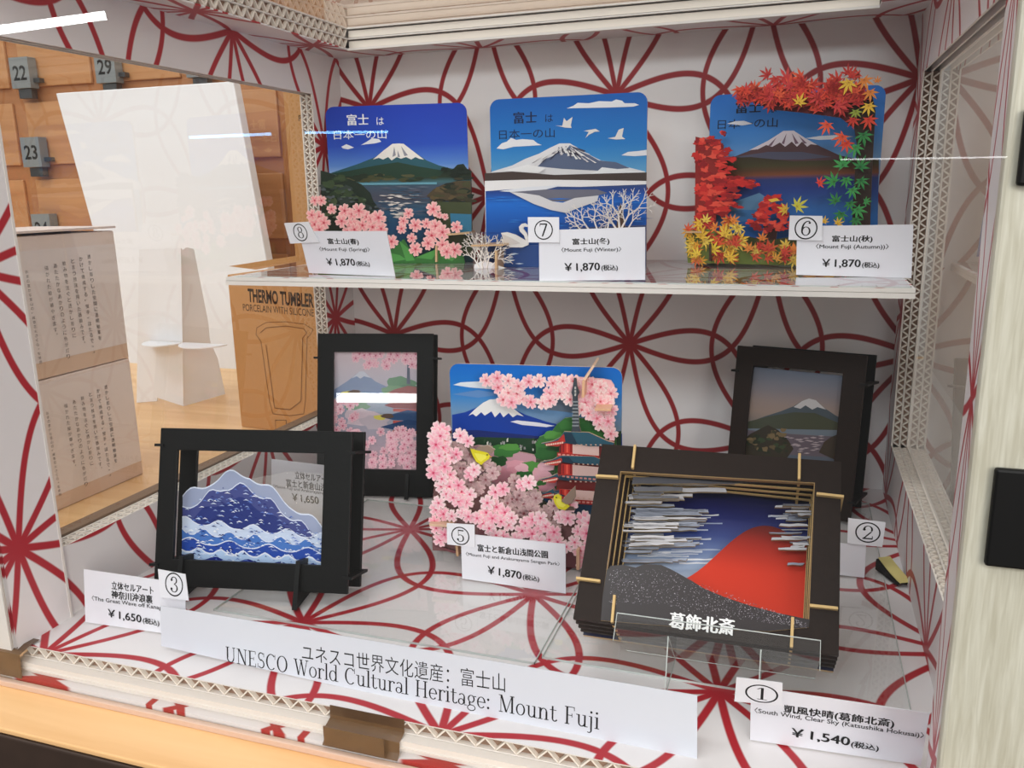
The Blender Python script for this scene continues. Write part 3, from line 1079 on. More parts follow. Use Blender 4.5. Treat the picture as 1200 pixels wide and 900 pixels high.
def kraft(lb, pl, w, h, d, lettered, flap):
    e = pl.root('kraft_carton', lb, 'box', 'brown tumbler cartons')
    mb = MB()
    mb.box((0, 0, 0), (w, d, h), M['kraft'])
    weld(mb.build('body', e), 0.001)
    mb = MB()
    ink = (48, 34, 22)
    if lettered:
        text(mb, pl, 'THERMO TUMBLER', (291, 354), (368, 361), 16, ink, 0, 0, 0.035)
        text(mb, pl, 'PORCELAIN WITH SILICONE LID', (285, 364), (380, 372), 8, ink)
        g = MB
        out = [(300, 392), (301, 384), (312, 378), (335, 377), (357, 380), (367, 386), (364, 392), (360, 396), (358, 470), (356, 485), (340, 487), (320, 485), (316, 470), (306, 400), (300, 392)]
        inn = [(305, 390), (312, 384), (335, 382), (356, 385), (360, 390), (355, 396), (353, 470), (340, 480), (322, 478), (312, 404)]
        for ln in (out, inn):
            for a, b in zip(ln, ln[1:]):
                A, B = pl.loc(*a), pl.loc(*b)
                dx, dy = B[0] - A[0], B[1] - A[1]
                L = math.hypot(dx, dy)
                nx, ny = -dy / L * 0.0004, dx / L * 0.0004
                mb.flat([(A[0] - nx, A[1] - ny), (B[0] - nx, B[1] - ny), (B[0] + nx, B[1] + ny), (A[0] + nx, A[1] + ny)], 0, M['paper'], (120, 80, 44))
        q = pl.pts([(323, 492), (336, 492), (336, 503), (323, 503)])
        mb.flat(q, 0, M['paper'], (90, 60, 34))
        mb.flat([(s * 1.0 + (0.0008 if i in (0, 3) else -0.0008), t + (-0.0008 if i < 2 else 0.0008)) for i, (s, t) in enumerate(q)], 0, M['paper'], (190, 138, 80))
    else:
        text(mb, pl, 'THERMO', (357, 126), (396, 130), 14, ink, 0, 0, 0.035)
        text(mb, pl, 'PORCELAIN', (350, 142), (392, 144), 7, ink)
    mb.build('print', e)
    if flap:
        mb = MB()
        F = [(268, 312), (345, 300), (364, 303), (342, 308), (300, 316)]
        mb.slab(pl.pts(F, 0.03), -0.03, -0.0285, M['kraft'], (196, 142, 82), (170, 120, 66))
        mb.build('flap', e)
    return e


TPL = Pl(tb.x, tb.y, ZC, -6, 0)
th_h = TPL.loc(271, 322)[1]
th_w = TPL.loc(395, 420)[0]
kraft('brown tumbler carton lettered in black, standing beneath the shelf end outside the window', TPL, th_w, th_h, 0.09, True, True)
ub = TPL.o + TPL.up * (th_h + 0.001) - TPL.n * 0.012
UPL = Pl(ub.x, ub.y, ub.z, -6, 0)
ua = UPL.loc(346, 300)[0]
UPL = Pl((ub + UPL.a * ua).x, (ub + UPL.a * ua).y, ub.z, -6, 0)
kraft('brown tumbler carton stacked on top of another, beside the big white panel', UPL, UPL.loc(420, 200)[0], UPL.loc(333, 107)[1], 0.075, False, False)

# big white panel leaning behind everything
wb = hit(340, 436, z=ZC)
WP = Pl(wb.x, wb.y, ZC, 0, 8)
e = WP.root('white_panel', 'large blank white panel leaning beyond the left window before the lockers', 'panel')
q = WP.pts([(65, 109), (273, 95), (336, 434), (157, 446)])
mb = MB()
mb.slab(q, 0, 0.02, M['white'], (238, 238, 240), (232, 228, 220))
weld(mb.build('board', e), 0.002)

# white card sign seen from the back, with its folding strut and two tongues
sb = hit(215, 476, z=ZC)
SP = Pl(sb.x, sb.y, ZC, 0, 0)
SP2 = Pl(sb.x, sb.y, ZC, 80, 0)
e = SP.root('card_sign', 'white folded card sign with two cut tongues between the cartons', 'sign')
h2 = SP.loc(212, 292)[1]
mb = MB()
q = SP.pts([(163, 292), (212, 291), (215, 476), (184, 466), (184, 470), (160, 472)])
mb.slab(q, 0, 0.002, M['white'], (234, 232, 230))
mb.build('sign_board', e)
mb = MB()
q = SP2.pts([(212, 294), (218, 290), (226, 292), (243, 378), (245, 400), (254, 420), (263, 462), (235, 470), (235, 474), (215, 479)])
off = SP2.o - SP.o
v = [SP.root] and [SP2.a * s + SP2.up * t for s, t in q]
loc = [(p.dot(SP.a), -p.dot(SP.n), p.dot(SP.up)) for p in v]
mb.face(loc, M['white'], (234, 232, 230))
mb.face([(a, b + 0.002, c) for a, b, c in loc][::-1], M['white'])
mb.build('strut', e)
for px, w_, lb in (((186, 390), 0.028, None), ((232, 392), 0.034, None)):
    mb = MB()
    c = SP.loc(px[0] + 10, px[1] + 10)
    n_ = 14
    rim = [(c[0] + w_ * math.cos(math.pi * i / n_), -0.034 * math.sin(math.pi * i / n_) - 0.002, c[1] + 0.0) for i in range(n_ + 1)]
    mb.face(rim, M['white'])
    mb.face([(a, b, t - 0.0015) for a, b, t in rim][::-1], M['white'])
    for a, b in zip(rim, rim[1:]):
        mb.face([a, b, (b[0], b[1], b[2] - 0.0015), (a[0], a[1], a[2] - 0.0015)], M['white'])
    mb.build('tongue', e)
# ------------------------------------------------------------------ price tags
INK = (20, 20, 22)


def price_tag(label, pl, corners, sticker, digit, ring, lines, group='price tags'):
    e = pl.root('price_tag', label, 'price tag', group)
    mb = MB()
    mb.slab(pl.pts(corners), 0, 0.0005, M['paper'], (226, 226, 233), (216, 216, 220))
    for body, a, b, h, bold in lines:
        text(mb, pl, body, a, b, h, INK, bold=bold)
    mb.build('card', e)
    if sticker:
        mb = MB()
        q = pl.pts(sticker, 0.0012)
        mb.slab(q, -0.0012, -0.0007, M['paper'], (230, 230, 236), (220, 220, 224))
        c, r = pl.loc(*ring[0], 0.0012), ring[1] / F_PX * (ray(*ring[0]).length * (pl.o - CAM).dot(FW))
        rx, ry = r * ring[2], r
        polys = _arc(0, 0, rx, ry, 0, 360, rx * 0.12, ry * 0.12, 36)
        for qd in polys:
            mb.face([(c[0] + x, -0.00125, c[1] + y) for x, y in qd], M['paper'], INK)
        vs, fs = serif_polys(digit)
        hh = ry * 1.32
        ww = hh * 0.62 * ring[2] * (0.8 if digit == '1' else 1)
        mb.lift = 0
        put(mb, vs, fs, M['paper'], INK, -0.00122, (c[0] - ww / 2, c[1] - hh / 2), (c[0] + ww / 2, c[1] - hh / 2), hh)
        o = mb.build('number_sticker', e)
    return e


price_tag('price tag numbered 8 on the shelf before the spring mountain picture', Pl(0.056, -0.1673, ZS, -7.4, -13.2),
          [(350, 271), (453, 271), (463, 324), (362, 320)], [(333, 261.5), (361, 260), (374, 284), (340, 285.5)], '8', ((352, 272.5), 9.8, 0.98),
          [('富士山(春)', (385, 287), (421, 287.5), 7.5, 0.015), ('〈Mount Fuji (Spring)〉', (375, 295), (434, 295.5), 5.5, 0.006),
           ('￥1,870', (384, 312), (417, 312.5), 9, 0.012), ('(税込)', (418.5, 312.5), (434, 313), 6.5, 0.01)])
price_tag('price tag numbered 7 on the shelf before the snowy winter picture', Pl(0.2558, -0.1885, ZS, 4.5, -0.6),
          [(631.5, 270), (756, 266), (756, 328), (632, 329)], [(618.5, 254.5), (655, 254.5), (655.5, 284.5), (619, 284)], '7', ((637, 269.5), 11, 0.98),
          [('富士山(冬)', (671, 288), (714, 287), 8.5, 0.015), ('〈Mount Fuji (Winter)〉', (658, 296.5), (728, 295.5), 6.5, 0.006),
           ('￥1,870', (662, 319), (703, 318), 10.5, 0.012), ('(税込)', (705, 318), (724, 317.5), 7.5, 0.01)])
price_tag('price tag numbered 6 on the shelf before the autumn maple picture', Pl(0.4258, -0.136, ZS, 1.6, 8.2),
          [(934, 265), (1070.5, 263), (1068, 326), (933, 322)], [(925.5, 252.5), (964, 253), (963.5, 282), (924, 281)], '6', ((944.5, 267.5), 12, 0.98),
          [('富士山(秋)', (975, 284.5), (1022, 284.5), 8.5, 0.015), ('〈Mount Fuji (Autumn))〉', (956, 292.5), (1041, 293), 7, 0.006),
           ('￥1,870', (963, 314), (1008, 314.5), 10.5, 0.012), ('(税込)', (1010, 314.5), (1030, 315), 7.5, 0.01)])
price_tag('price tag numbered 5 on the floor before the pagoda picture', Pl(0.2222, -0.2672, 0.0016, 0.4, 0.5),
          [(540, 625), (662.7, 637.6), (663, 695.7), (541.6, 678)], [(523.5, 613), (556, 615), (556.5, 641.5), (524, 638)], '5', ((539.5, 628), 11, 1.0),
          [('富士と新倉山浅間公園', (560, 646), (642, 654.5), 8.5, 0.015), ('〈Mount Fuji and Arakurayama Sengen Park〉', (546, 652), (656, 664), 5.5, 0.004),
           ('￥1,870', (571.5, 673.5), (611, 680), 10.5, 0.012), ('(税込)', (613, 680), (632, 682.5), 7.5, 0.01)])
price_tag('price tag numbered 3 at the front left corner by the blue wave box frame', Pl(0.0173, -0.3886, 0.0008, 2.2, 7.5),
          [(98, 667), (217, 684), (218, 746), (100, 729)], [(185, 667), (217, 673), (221, 704), (188, 700)], '3', ((204, 685), 12.5, 0.86),
          [('立体セルアート', (131, 690.5), (180, 697), 9.5, 0.012), ('神奈川沖浪裏', (131, 701), (179, 707.5), 9.5, 0.015),
           ('〈The Great Wave off Kanag', (108, 704.5), (190, 716), 7, 0.004),
           ('￥1,650', (127, 724), (166, 731), 10.5, 0.012), ('(税込)', (168, 731), (187, 734.5), 8, 0.01)])
price_tag('price tag numbered 1 at the front right corner', Pl(0.4178, -0.3855, 0.0008, 2.3, -9.4),
          [(880, 805), (1089.5, 836), (1079, 897), (879, 867)], [(863, 794), (917, 800.5), (917, 827), (860.5, 822)], '1', ((892.5, 813), 11.5, 1.42),
          [('凱風快晴(葛飾北斎)', (918.5, 836), (1047, 854), 10.5, 0.012), ('〈South Wind, Clear Sky (Katsushika Hokusai)〉', (884, 836), (1082, 866), 7.5, 0.004),
           ('￥1,540', (927, 864), (995, 875), 11.5, 0.012), ('(税込)', (997, 876), (1029, 881), 8.5, 0.01)])
price_tag('price tag numbered 2 by the right wall, mostly behind the red mountain frame', Pl(0.449, -0.1908, 0.0016, 4.2, 5.4),
          [(930, 631.5), (1015, 639), (1013, 677), (928, 668)], [(994, 607), (1038, 612), (1034, 641), (993, 637)], '2', ((1017, 624), 11, 1.12), [])
price_tag('small price tag seen through the clear part of the blue wave frame', Pl(0.031, -0.215, 0.0016, -1.4, 0),
          [(318, 538), (412, 549), (412, 625), (318, 612)], None, None, None,
          [('立体セルアート', (346, 561), (388, 567), 9, 0.01), ('富士と新倉山浅間', (336, 570), (389, 577), 9, 0.01),
           ('〈Mount Fuji and Arakurayama Seng', (320, 572), (391, 582), 5, 0.004), ('￥1,650', (343, 588), (374, 592), 10, 0.01)])

# ------------------------------------------------------------------ title strip
TS = Pl(0.0868, -0.4015, 0.0006, -0.8, 7.8)
e = TS.root('title_strip', 'long white strip headed in Japanese and English, standing along the front edge', 'sign')
mb = MB()
mb.slab(TS.pts([(188, 710), (400, 745), (817, 815), (817, 890), (667, 860), (400, 805), (189, 757)]), 0, 0.0005, M['paper'], (214, 217, 226), (208, 210, 216))
text(mb, TS, 'ユネスコ世界文化遺産：富士山', (354, 774), (592, 811.5), 20, INK, bold=-0.004)
vs, fs = serif_polys('UNESCO World Cultural Heritage: Mount Fuji')
A, B, T = TS.loc(265, 780.5), TS.loc(702, 861), TS.loc(266, 757)
put(mb, vs, fs, M['paper'], INK, 0, A, B, math.hypot(T[0] - A[0], T[1] - A[1]))
mb.build('card', e)

# ------------------------------------------------------------------ picture stands cut from layered card
WOODEDGE = (206, 172, 132)
PM = M['print']


def px_slab(mb, pl, px, off, th, col, edge=WOODEDGE):
    mb.slab(pl.pts(px, off), -off, -off + th, PM, col, edge)


def px_flat(mb, pl, px, off, col):
    mb.flat(pl.pts(px, off), -off, PM, col)


def px_grad(mb, pl, px, off, stops, n=12):
    """stops = [(v pixel row at the plane's middle, colour)]"""
    u = sum(p[0] for p in px) / len(px)
    gradient(mb, pl.pts(px, off), -off, PM, [(pl.loc(u, v, off)[1], c) for v, c in stops], n)


def tab(root, pl, a, b, off0, off1, wpx, col=WOODEDGE):
    """A connecting tongue running through the layers, its cut end towards the viewer."""
    mb = MB()
    A, B = pl.loc(*a, off0), pl.loc(*b, off0)
    dx, dy = B[0] - A[0], B[1] - A[1]
    L = math.hypot(dx, dy)
    nx, ny = -dy / L * wpx / 2, dx / L * wpx / 2
    mb.slab([(A[0] - nx, A[1] - ny), (B[0] - nx, B[1] - ny), (B[0] + nx, B[1] + ny), (A[0] + nx, A[1] + ny)], -off0, -off1, PM, col, col)
    mb.build('tab', root)


# ---- spring (number 8)
P8 = Pl(0.0112, -0.05, ZS, 11.8, 0)
e8 = P8.root('picture_stand', 'layered card picture stand with pink blossoms before a snowcapped mountain under a dark blue sky', 'picture stand', 'scenic picture stands')
mb = MB()
w8, h8 = P8.loc(549, 200)[0], P8.loc(380, 125.5)[1]
card = rrect(w8, h8, 0.008)
mb.slab(card, 0, 0.002, PM, (40, 80, 190), WOODEDGE)
gradient(mb, card, 0, PM, [(h8, (22, 58, 178)), (h8 * 0.75, (36, 78, 190)), (h8 * 0.62, (92, 140, 214)), (h8 * 0.53, (186, 210, 236)), (0, (150, 180, 210))], 16)
WHITE = (248, 248, 248)
text(mb, P8, '富士', (407, 147), (432, 146.5), 13, WHITE, bold=0.01)
text(mb, P8, 'は', (441.5, 146.5), (450, 146.3), 9, WHITE)
text(mb, P8, '日本一の山', (391.5, 163.5), (453, 162.5), 10.5, WHITE)
for px in ([(423, 170), (430, 166), (436, 162), (444, 163), (447, 166), (440, 168), (430, 169)], [(400, 172), (406, 169), (411, 171), (415, 173), (408, 175), (402, 174)]):
    px_flat(mb, P8, px, 0, (240, 242, 248))
px_flat(mb, P8, [(384, 204), (402, 198), (420, 192), (440, 184), (450, 176), (460, 168.5), (467, 168), (473, 168.5), (484, 177), (500, 188), (515, 194), (530, 197.5), (545, 199), (550, 212), (384, 214)], 0, (44, 92, 104))
px_flat(mb, P8, [(437, 187), (450, 176), (460, 168.5), (467, 168), (473, 168.5), (484, 177), (497, 187), (491, 186), (487, 184), (482, 187), (476, 184), (470, 186), (465, 184), (459, 188), (455, 184), (449, 187), (444, 185)], 0, (246, 240, 232))
for px in ([(462, 172), (464, 182), (460, 184)], [(470, 171), (478, 182), (474, 183)], [(466, 176), (469, 184), (466, 184)]):
    px_flat(mb, P8, px, 0, (150, 150, 160))
px_flat(mb, P8, [(384, 204), (410, 200), (440, 194), (466, 190), (490, 195), (520, 200), (550, 202), (550, 220), (384, 220)], 0, (38, 66, 50))
mb.build('sky_layer', e8)
mb = MB()
O = 0.014
out8 = [(376, 200), (384, 202), (396, 206), (420, 207), (455, 209), (500, 208), (516, 206), (524, 196), (530, 199), (536, 193), (543, 192), (548, 199), (552, 200), (554, 309), (378, 306)]
px_slab(mb, P8, out8, O, 0.002, (52, 74, 92), (60, 50, 40))
px_grad(mb, P8, out8, O, [(200, (30, 46, 34)), (212, (44, 56, 36)), (214, (74, 130, 150)), (217, (64, 84, 104)), (232, (78, 78, 92)), (246, (46, 88, 120)), (270, (36, 82, 122)), (300, (40, 70, 80))], 24)
rg = random.Random(8)
for i in range(26):
    u, v = rg.uniform(400, 512), rg.uniform(205, 212)
    px_flat(mb, P8, blob((u, v), rg.uniform(4, 9), rg.uniform(1.2, 2.6), 10, 0.25, rg), O, rg.choice([(52, 66, 40), (70, 72, 44), (36, 50, 34), (84, 84, 56)]))
px_flat(mb, P8, [(414, 214.5), (512, 213.5), (512, 216), (414, 217)], O, (104, 160, 178))
px_flat(mb, P8, [(376, 200), (386, 203), (398, 208), (410, 210), (424, 216), (434, 226), (438, 236), (446, 246), (440, 262), (420, 275), (377, 280)], O, (34, 48, 36))
for i in range(46):
    u = rg.uniform(378, 432)
    v = rg.uniform(208 + max(0, (u - 400)) * 0.6, 262)
    px_flat(mb, P8, blob((u, v), rg.uniform(4, 9), rg.uniform(2, 5), 12, 0.3, rg), O, rg.choice([(60, 78, 50), (44, 62, 42), (78, 92, 62), (28, 42, 32), (54, 66, 60)]))
px_flat(mb, P8, [(500, 230), (508, 222), (520, 216), (536, 212), (552, 212), (553, 236), (524, 235)], O, (78, 66, 46))
for i in range(34):
    u, v = rg.uniform(508, 552), rg.uniform(205, 240)
    if v < 205 + (540 - u) * 0.5:
        continue
    px_flat(mb, P8, blob((u, v), rg.uniform(4, 8), rg.uniform(1.5, 3.5), 12, 0.3, rg), O, rg.choice([(26, 40, 28), (56, 54, 36), (96, 80, 52), (34, 36, 26), (70, 70, 44)]))
for i in range(9):
    u, v = rg.uniform(520, 550), rg.uniform(196, 206)
    px_flat(mb, P8, blob((u, v), rg.uniform(4, 7), rg.uniform(1.5, 2.6), 12, 0.2, rg), O, (22, 34, 24))
px_flat(mb, P8, [(504, 236), (553, 237), (554, 300), (520, 290)], O, (66, 74, 46))
px_flat(mb, P8, [(528, 250), (553, 251), (553, 276), (530, 273)], O, (52, 118, 152))
for i in range(40):
    k = rg.random()
    v = 228 + 27 * k
    half = 30 * (1 - k) * (0.5 if k < 0.2 else 1.0) + 4
    u = 467 + rg.uniform(-half, half) + 2
    px_flat(mb, P8, [(u - rg.uniform(3, 8), v), (u, v - 0.9), (u + rg.uniform(3, 8), v + rg.uniform(-0.4, 0.4)), (u, v + 0.9)], O, rg.choice([(224, 214, 206), (206, 200, 196), (236, 228, 220)]))
for i in range(70):
    u, v = rg.uniform(440, 505), rg.uniform(218, 262)
    if (u < 446 and v < 236) or u > 500 and v < 236:
        continue
    L = rg.uniform(4, 12)
    px_flat(mb, P8, [(u - L, v), (u, v - 0.6), (u + L, v), (u, v + 0.6)], O, rg.choice([(58, 92, 118), (90, 92, 108), (50, 84, 112), (102, 112, 126)]))
for i in range(60):
    u, v = rg.uniform(380, 446), rg.uniform(222, 258)
    if v < 222 + (u - 420) * 0.8:
        continue
    px_flat(mb, P8, blob((u, v), rg.uniform(1.2, 3.4), rg.uniform(0.7, 1.8), 9, 0.3, rg), O, rg.choice([(70, 86, 74), (92, 108, 84), (38, 50, 44), (26, 36, 32), (84, 92, 96)]))
mb.build('lake_layer', e8)
mb = MB()
O = 0.028
leafg = [(372, 308), (370, 286), (392, 276), (420, 290), (460, 292), (473, 280), (486, 302), (500, 296), (520, 290), (536, 296), (543, 300), (545, 309)]
px_slab(mb, P8, leafg, O, 0.002, (52, 110, 50), (70, 120, 60))
for (a, b, c_) in (((468, 282), (486, 305), (476, 306)), ((455, 296), (476, 304), (460, 307)), ((487, 302), (518, 289), (506, 304)), ((518, 302), (540, 293), (530, 306))):
    px_flat(mb, P8, [a, ((a[0] + b[0]) / 2 + 3, (a[1] + b[1]) / 2 - 1), b, c_], O, (78, 150, 72))
B8 = [(369, 235, 6), (377, 235, 6), (389, 245, 6), (366, 252, 7), (374, 254, 7), (369, 263, 8), (380, 261, 8), (375, 269, 8), (404, 247, 8), (413, 251, 7), (421, 247, 9), (401, 259, 8), (413, 263, 8), (430, 254, 7), (435, 257, 6), (444, 255, 9), (425, 264, 8), (437, 266, 8), (447, 268, 8), (416, 269, 8), (408, 271, 7),
      (479, 250, 6), (473, 259, 6), (471, 268, 6), (487, 264, 8), (500, 262, 6), (508, 245, 8.5), (483, 279, 6), (459, 283, 8), (487, 292, 8), (511, 265, 8), (519, 272, 9), (506, 276, 9), (502, 285, 8), (519, 287, 8), (524, 295, 8), (533, 293, 9), (535, 266, 7), (515, 252, 4), (522, 254, 4)]
mpx = (P8.loc(500, 260, O)[0] - P8.loc(480, 260, O)[0]) / 20
for i, (u, v, r) in enumerate(B8):
    blossom(mb, P8.loc(u, v, O), r * mpx * 1.05, -O - 0.0004 - 0.0004 * (i % 4), PM, rg.uniform(0, 6), (250, 196, 192), (238, 132, 142), (190, 50, 70), 0.0016)
mb.build('blossom_layer', e8)
tab(e8, P8, (511, 288), (511, 307), O + 0.004, 0.0, 0.0016)
tab(e8, P8, (524, 275), (550, 273), O + 0.003, 0.0, 0.0016)

# ---- winter (number 7)
P7 = Pl(0.1743, -0.0593, ZS, 2.6, 0)
e7 = P7.root('picture_stand', 'layered card picture stand with a white swan and snowy twigs before a white mountain', 'picture stand', 'scenic picture stands')
mb = MB()
w7, h7 = P7.loc(757.5, 200)[0], P7.loc(572, 117)[1]
card = rrect(w7, h7, 0.008)
mb.slab(card, 0, 0.002, PM, (40, 110, 190), WOODEDGE)
gradient(mb, card, 0, PM, [(h7, (20, 92, 176)), (h7 * 0.7, (38, 124, 196)), (h7 * 0.5, (120, 176, 210)), (0, (120, 170, 200))], 14)
DK = (24, 34, 66)
text(mb, P7, '富士', (602, 145), (629, 144), 13.5, DK, bold=0.01)
text(mb, P7, 'は', (639, 143), (648, 142.7), 9, DK)
text(mb, P7, '日本一の山', (585, 163.5), (650, 161), 11, DK)
CL = (228, 228, 232)
for px in ([(664, 127), (672, 124), (677, 120.5), (690, 121), (702, 118.5), (717, 119), (722, 116.5), (729, 118), (732, 121), (744, 121), (749, 123), (742, 125), (715, 126), (690, 126.5)],
           [(582, 174), (588, 168), (594, 166), (599, 161.5), (605, 164), (612, 163), (625, 164), (630, 168), (635, 170), (620, 171), (602, 172), (590, 175)],
           [(728, 182), (736, 178), (748, 177), (758, 175.5), (758, 182), (744, 183)]):
    px_flat(mb, P7, px, 0, CL)
for b in ([(651, 147), (659, 147.5), (661, 138), (664, 142), (671, 137), (669, 147), (670, 150), (662, 149.5)], [(684, 153.5), (692, 152), (698, 151), (703, 154), (697, 154.5), (690, 158), (686, 162), (690, 154.5)], [(712, 162), (721, 160.5), (725, 152), (731, 150), (729, 160), (733, 163), (722, 163.5)]):
    px_flat(mb, P7, b, 0, (224, 220, 216))
px_flat(mb, P7, [(572, 203), (580, 200), (600, 194), (616, 186), (632, 180), (645, 173), (656, 168), (668, 168), (680, 175), (692, 182), (704, 188), (720, 190), (736, 196), (756, 201), (758, 212), (572, 212)], 0, (226, 224, 226))
rg = random.Random(7)
px_flat(mb, P7, [(630, 195), (640, 186), (650, 182), (655, 172), (660, 180), (668, 170), (684, 178), (702, 188), (722, 190), (738, 197), (700, 200), (660, 198)], 0, (92, 104, 132))
for i in range(26):
    k = rg.random()
    u0, v0 = 660 + rg.uniform(-4, 8), 169
    u1, v1 = 640 + 66 * k, rg.uniform(182, 190)
    a = rg.uniform(0.1, 0.5)
    b = a + rg.uniform(0.3, 0.5)
    p, q = (u0 + (u1 - u0) * a, v0 + (v1 - v0) * a), (u0 + (u1 - u0) * b, v0 + (v1 - v0) * b)
    px_flat(mb, P7, [p, (q[0] + 1.6, q[1]), (q[0] - 1.2, q[1] + 0.6)], 0, rg.choice([(236, 234, 232), (214, 212, 214), (58, 58, 78), (70, 66, 82)]))
for i in range(46):
    k = rg.uniform(0.15, 1)
    side = rg.choice((-1, 1))
    u0, v0 = 662, 168
    u1 = 662 + side * rg.uniform(2, 46)
    v1 = 168 + abs(u1 - 662) * 0.42 + rg.uniform(4, 14)
    p_, q_ = (u0 + (u1 - u0) * k * 0.7, v0 + (v1 - v0) * k * 0.7 + 1), (u0 + (u1 - u0) * k, v0 + (v1 - v0) * k + 1)
    px_flat(mb, P7, [p_, (q_[0] + 1.1, q_[1]), (q_[0] - 0.9, q_[1] + 0.5)], 0, rg.choice([(240, 236, 234), (222, 218, 220), (66, 62, 80), (86, 80, 96), (236, 232, 230)]))
px_flat(mb, P7, [(590, 200), (620, 193), (640, 197), (632, 203)], 0, (242, 240, 240))
px_flat(mb, P7, [(700, 201), (706, 196), (730, 199), (757, 202), (757, 205), (690, 204)], 0, (240, 240, 242))
mb.build('sky_layer', e7)
mb = MB()
O = 0.012
out7 = [(568, 203), (600, 201), (625, 203), (650, 205), (700, 203.5), (757.5, 202), (757.5, 318), (570, 320)]
px_slab(mb, P7, out7, O, 0.002, (70, 58, 54), (80, 60, 50))
px_flat(mb, P7, [(568, 212), (620, 210.5), (680, 211), (757.5, 212), (757.5, 320), (570, 322)], O, (232, 230, 230))
px_grad(mb, P7, [(569, 224), (590, 222.5), (640, 218.5), (680, 219), (757.5, 216), (757.5, 320), (570, 322)], O, [(216, (60, 76, 112)), (224, (34, 66, 140)), (236, (30, 110, 206)), (262, (28, 92, 182)), (300, (40, 70, 130)), (320, (36, 62, 118))], 16)
px_flat(mb, P7, [(585, 224), (620, 219), (660, 217), (640, 222), (600, 225)], O, (222, 224, 230))
px_flat(mb, P7, [(600, 225), (640, 222), (700, 222), (712, 226), (690, 232), (664, 236), (640, 236)], O, (110, 110, 124))
for i in range(60):
    u, v = rg.uniform(574, 752), rg.uniform(228, 300)
    L = rg.uniform(5, 16)
    px_flat(mb, P7, [(u - L, v), (u, v - 0.7), (u + L, v), (u, v + 0.7)], O, rg.choice([(40, 118, 210), (30, 84, 168), (52, 128, 214), (26, 70, 150)]))
px_flat(mb, P7, [(598, 225), (612, 226), (632, 229), (648, 236), (660, 237.5), (674, 232), (702, 229), (700, 236), (680, 243), (664, 249.5), (646, 246), (626, 239), (610, 231)], O, (214, 212, 214))
mb.build('lake_layer', e7)
mb = MB()
O = 0.024
out = [(586, 296), (622, 289), (640, 290), (700, 262), (742, 262), (757, 268), (757.5, 322), (586, 322)]
px_slab(mb, P7, [(582, 290), (632, 287), (650, 287), (756, 284), (757, 325), (582, 325)], O, 0.002, (44, 78, 142), (120, 110, 100))
for i in range(16):
    u, v = rg.uniform(588, 632), rg.uniform(296, 318)
    px_flat(mb, P7, [(u - 5, v), (u, v - 0.8), (u + 5, v), (u, v + 0.8)], O, (210, 226, 240))
swan = [(587, 273), (594, 272), (604, 275), (611, 279), (616, 282), (614, 276), (609, 271), (608, 266), (611, 262.5), (615, 261.5), (619, 264), (618, 266), (614, 265.5), (613, 268), (617, 273), (620, 280), (619, 287), (612, 290), (598, 290), (590, 286), (587, 281), (590, 279)]
px_slab(mb, P7, swan, O + 0.002, 0.0018, (240, 238, 234), (214, 200, 184))
px_flat(mb, P7, [(588, 274), (600, 279), (610, 285), (596, 287), (590, 283)], O + 0.002, (218, 212, 208))
px_flat(mb, P7, [(619, 264), (623, 266), (618.5, 266.5)], O + 0.002, (226, 130, 60))
mb.build('swan_layer', e7)
mb = MB()
O = 0.03
m7 = (P7.loc(700, 260, O)[0] - P7.loc(680, 260, O)[0]) / 20
SN = (236, 230, 224)
for (u, v), a, ln, w, d in (((726, 268), 95, 16, 2.6, 4), ((728, 268), 62, 17, 2.2, 4), ((722, 268), 125, 15, 2.2, 4), ((700, 269), 110, 11, 1.8, 3), ((690, 269), 125, 12, 1.8, 3), ((712, 269), 80, 10, 1.8, 3), ((680, 269), 128, 9, 1.6, 3), ((736, 268), 60, 10, 1.6, 3)):
    twig(mb, P7.loc(u, v, O), math.radians(a), ln * m7, w * m7, d, -O - rg.uniform(0, 0.001), PM, SN, rg)
px_slab(mb, P7, [(722, 268), (724, 250), (727, 238), (730, 250), (733, 268)], O, 0.0016, (84, 62, 48))
px_slab(mb, P7, [(676, 267), (700, 266), (757, 264), (757, 325), (676, 325)], O - 0.002, 0.0016, (60, 72, 110))
mb.build('snowy_bush', e7)
mb = MB()
O = 0.04
for (u, v), a, ln, w, d in (((566, 316), 100, 14, 2, 4), ((570, 316), 75, 14, 1.8, 4), ((562, 314), 120, 12, 1.8, 3), ((576, 312), 45, 12, 1.6, 3), ((568, 300), 130, 12, 1.6, 3)):
    twig(mb, P7.loc(u, v, O), math.radians(a), ln * m7, w * m7, d, -O - rg.uniform(0, 0.001), PM, SN, rg)
px_slab(mb, P7, [(554, 321), (556, 310), (564, 306), (574, 307), (586, 312), (596, 315), (600, 323)], O, 0.0016, (226, 224, 226))
mb.build('snowy_branch', e7)
tab(e7, P7, (581, 294), (581, 322), 0.044, 0.0, 0.0018)
tab(e7, P7, (552, 288), (590, 287), 0.042, 0.012, 0.0014)

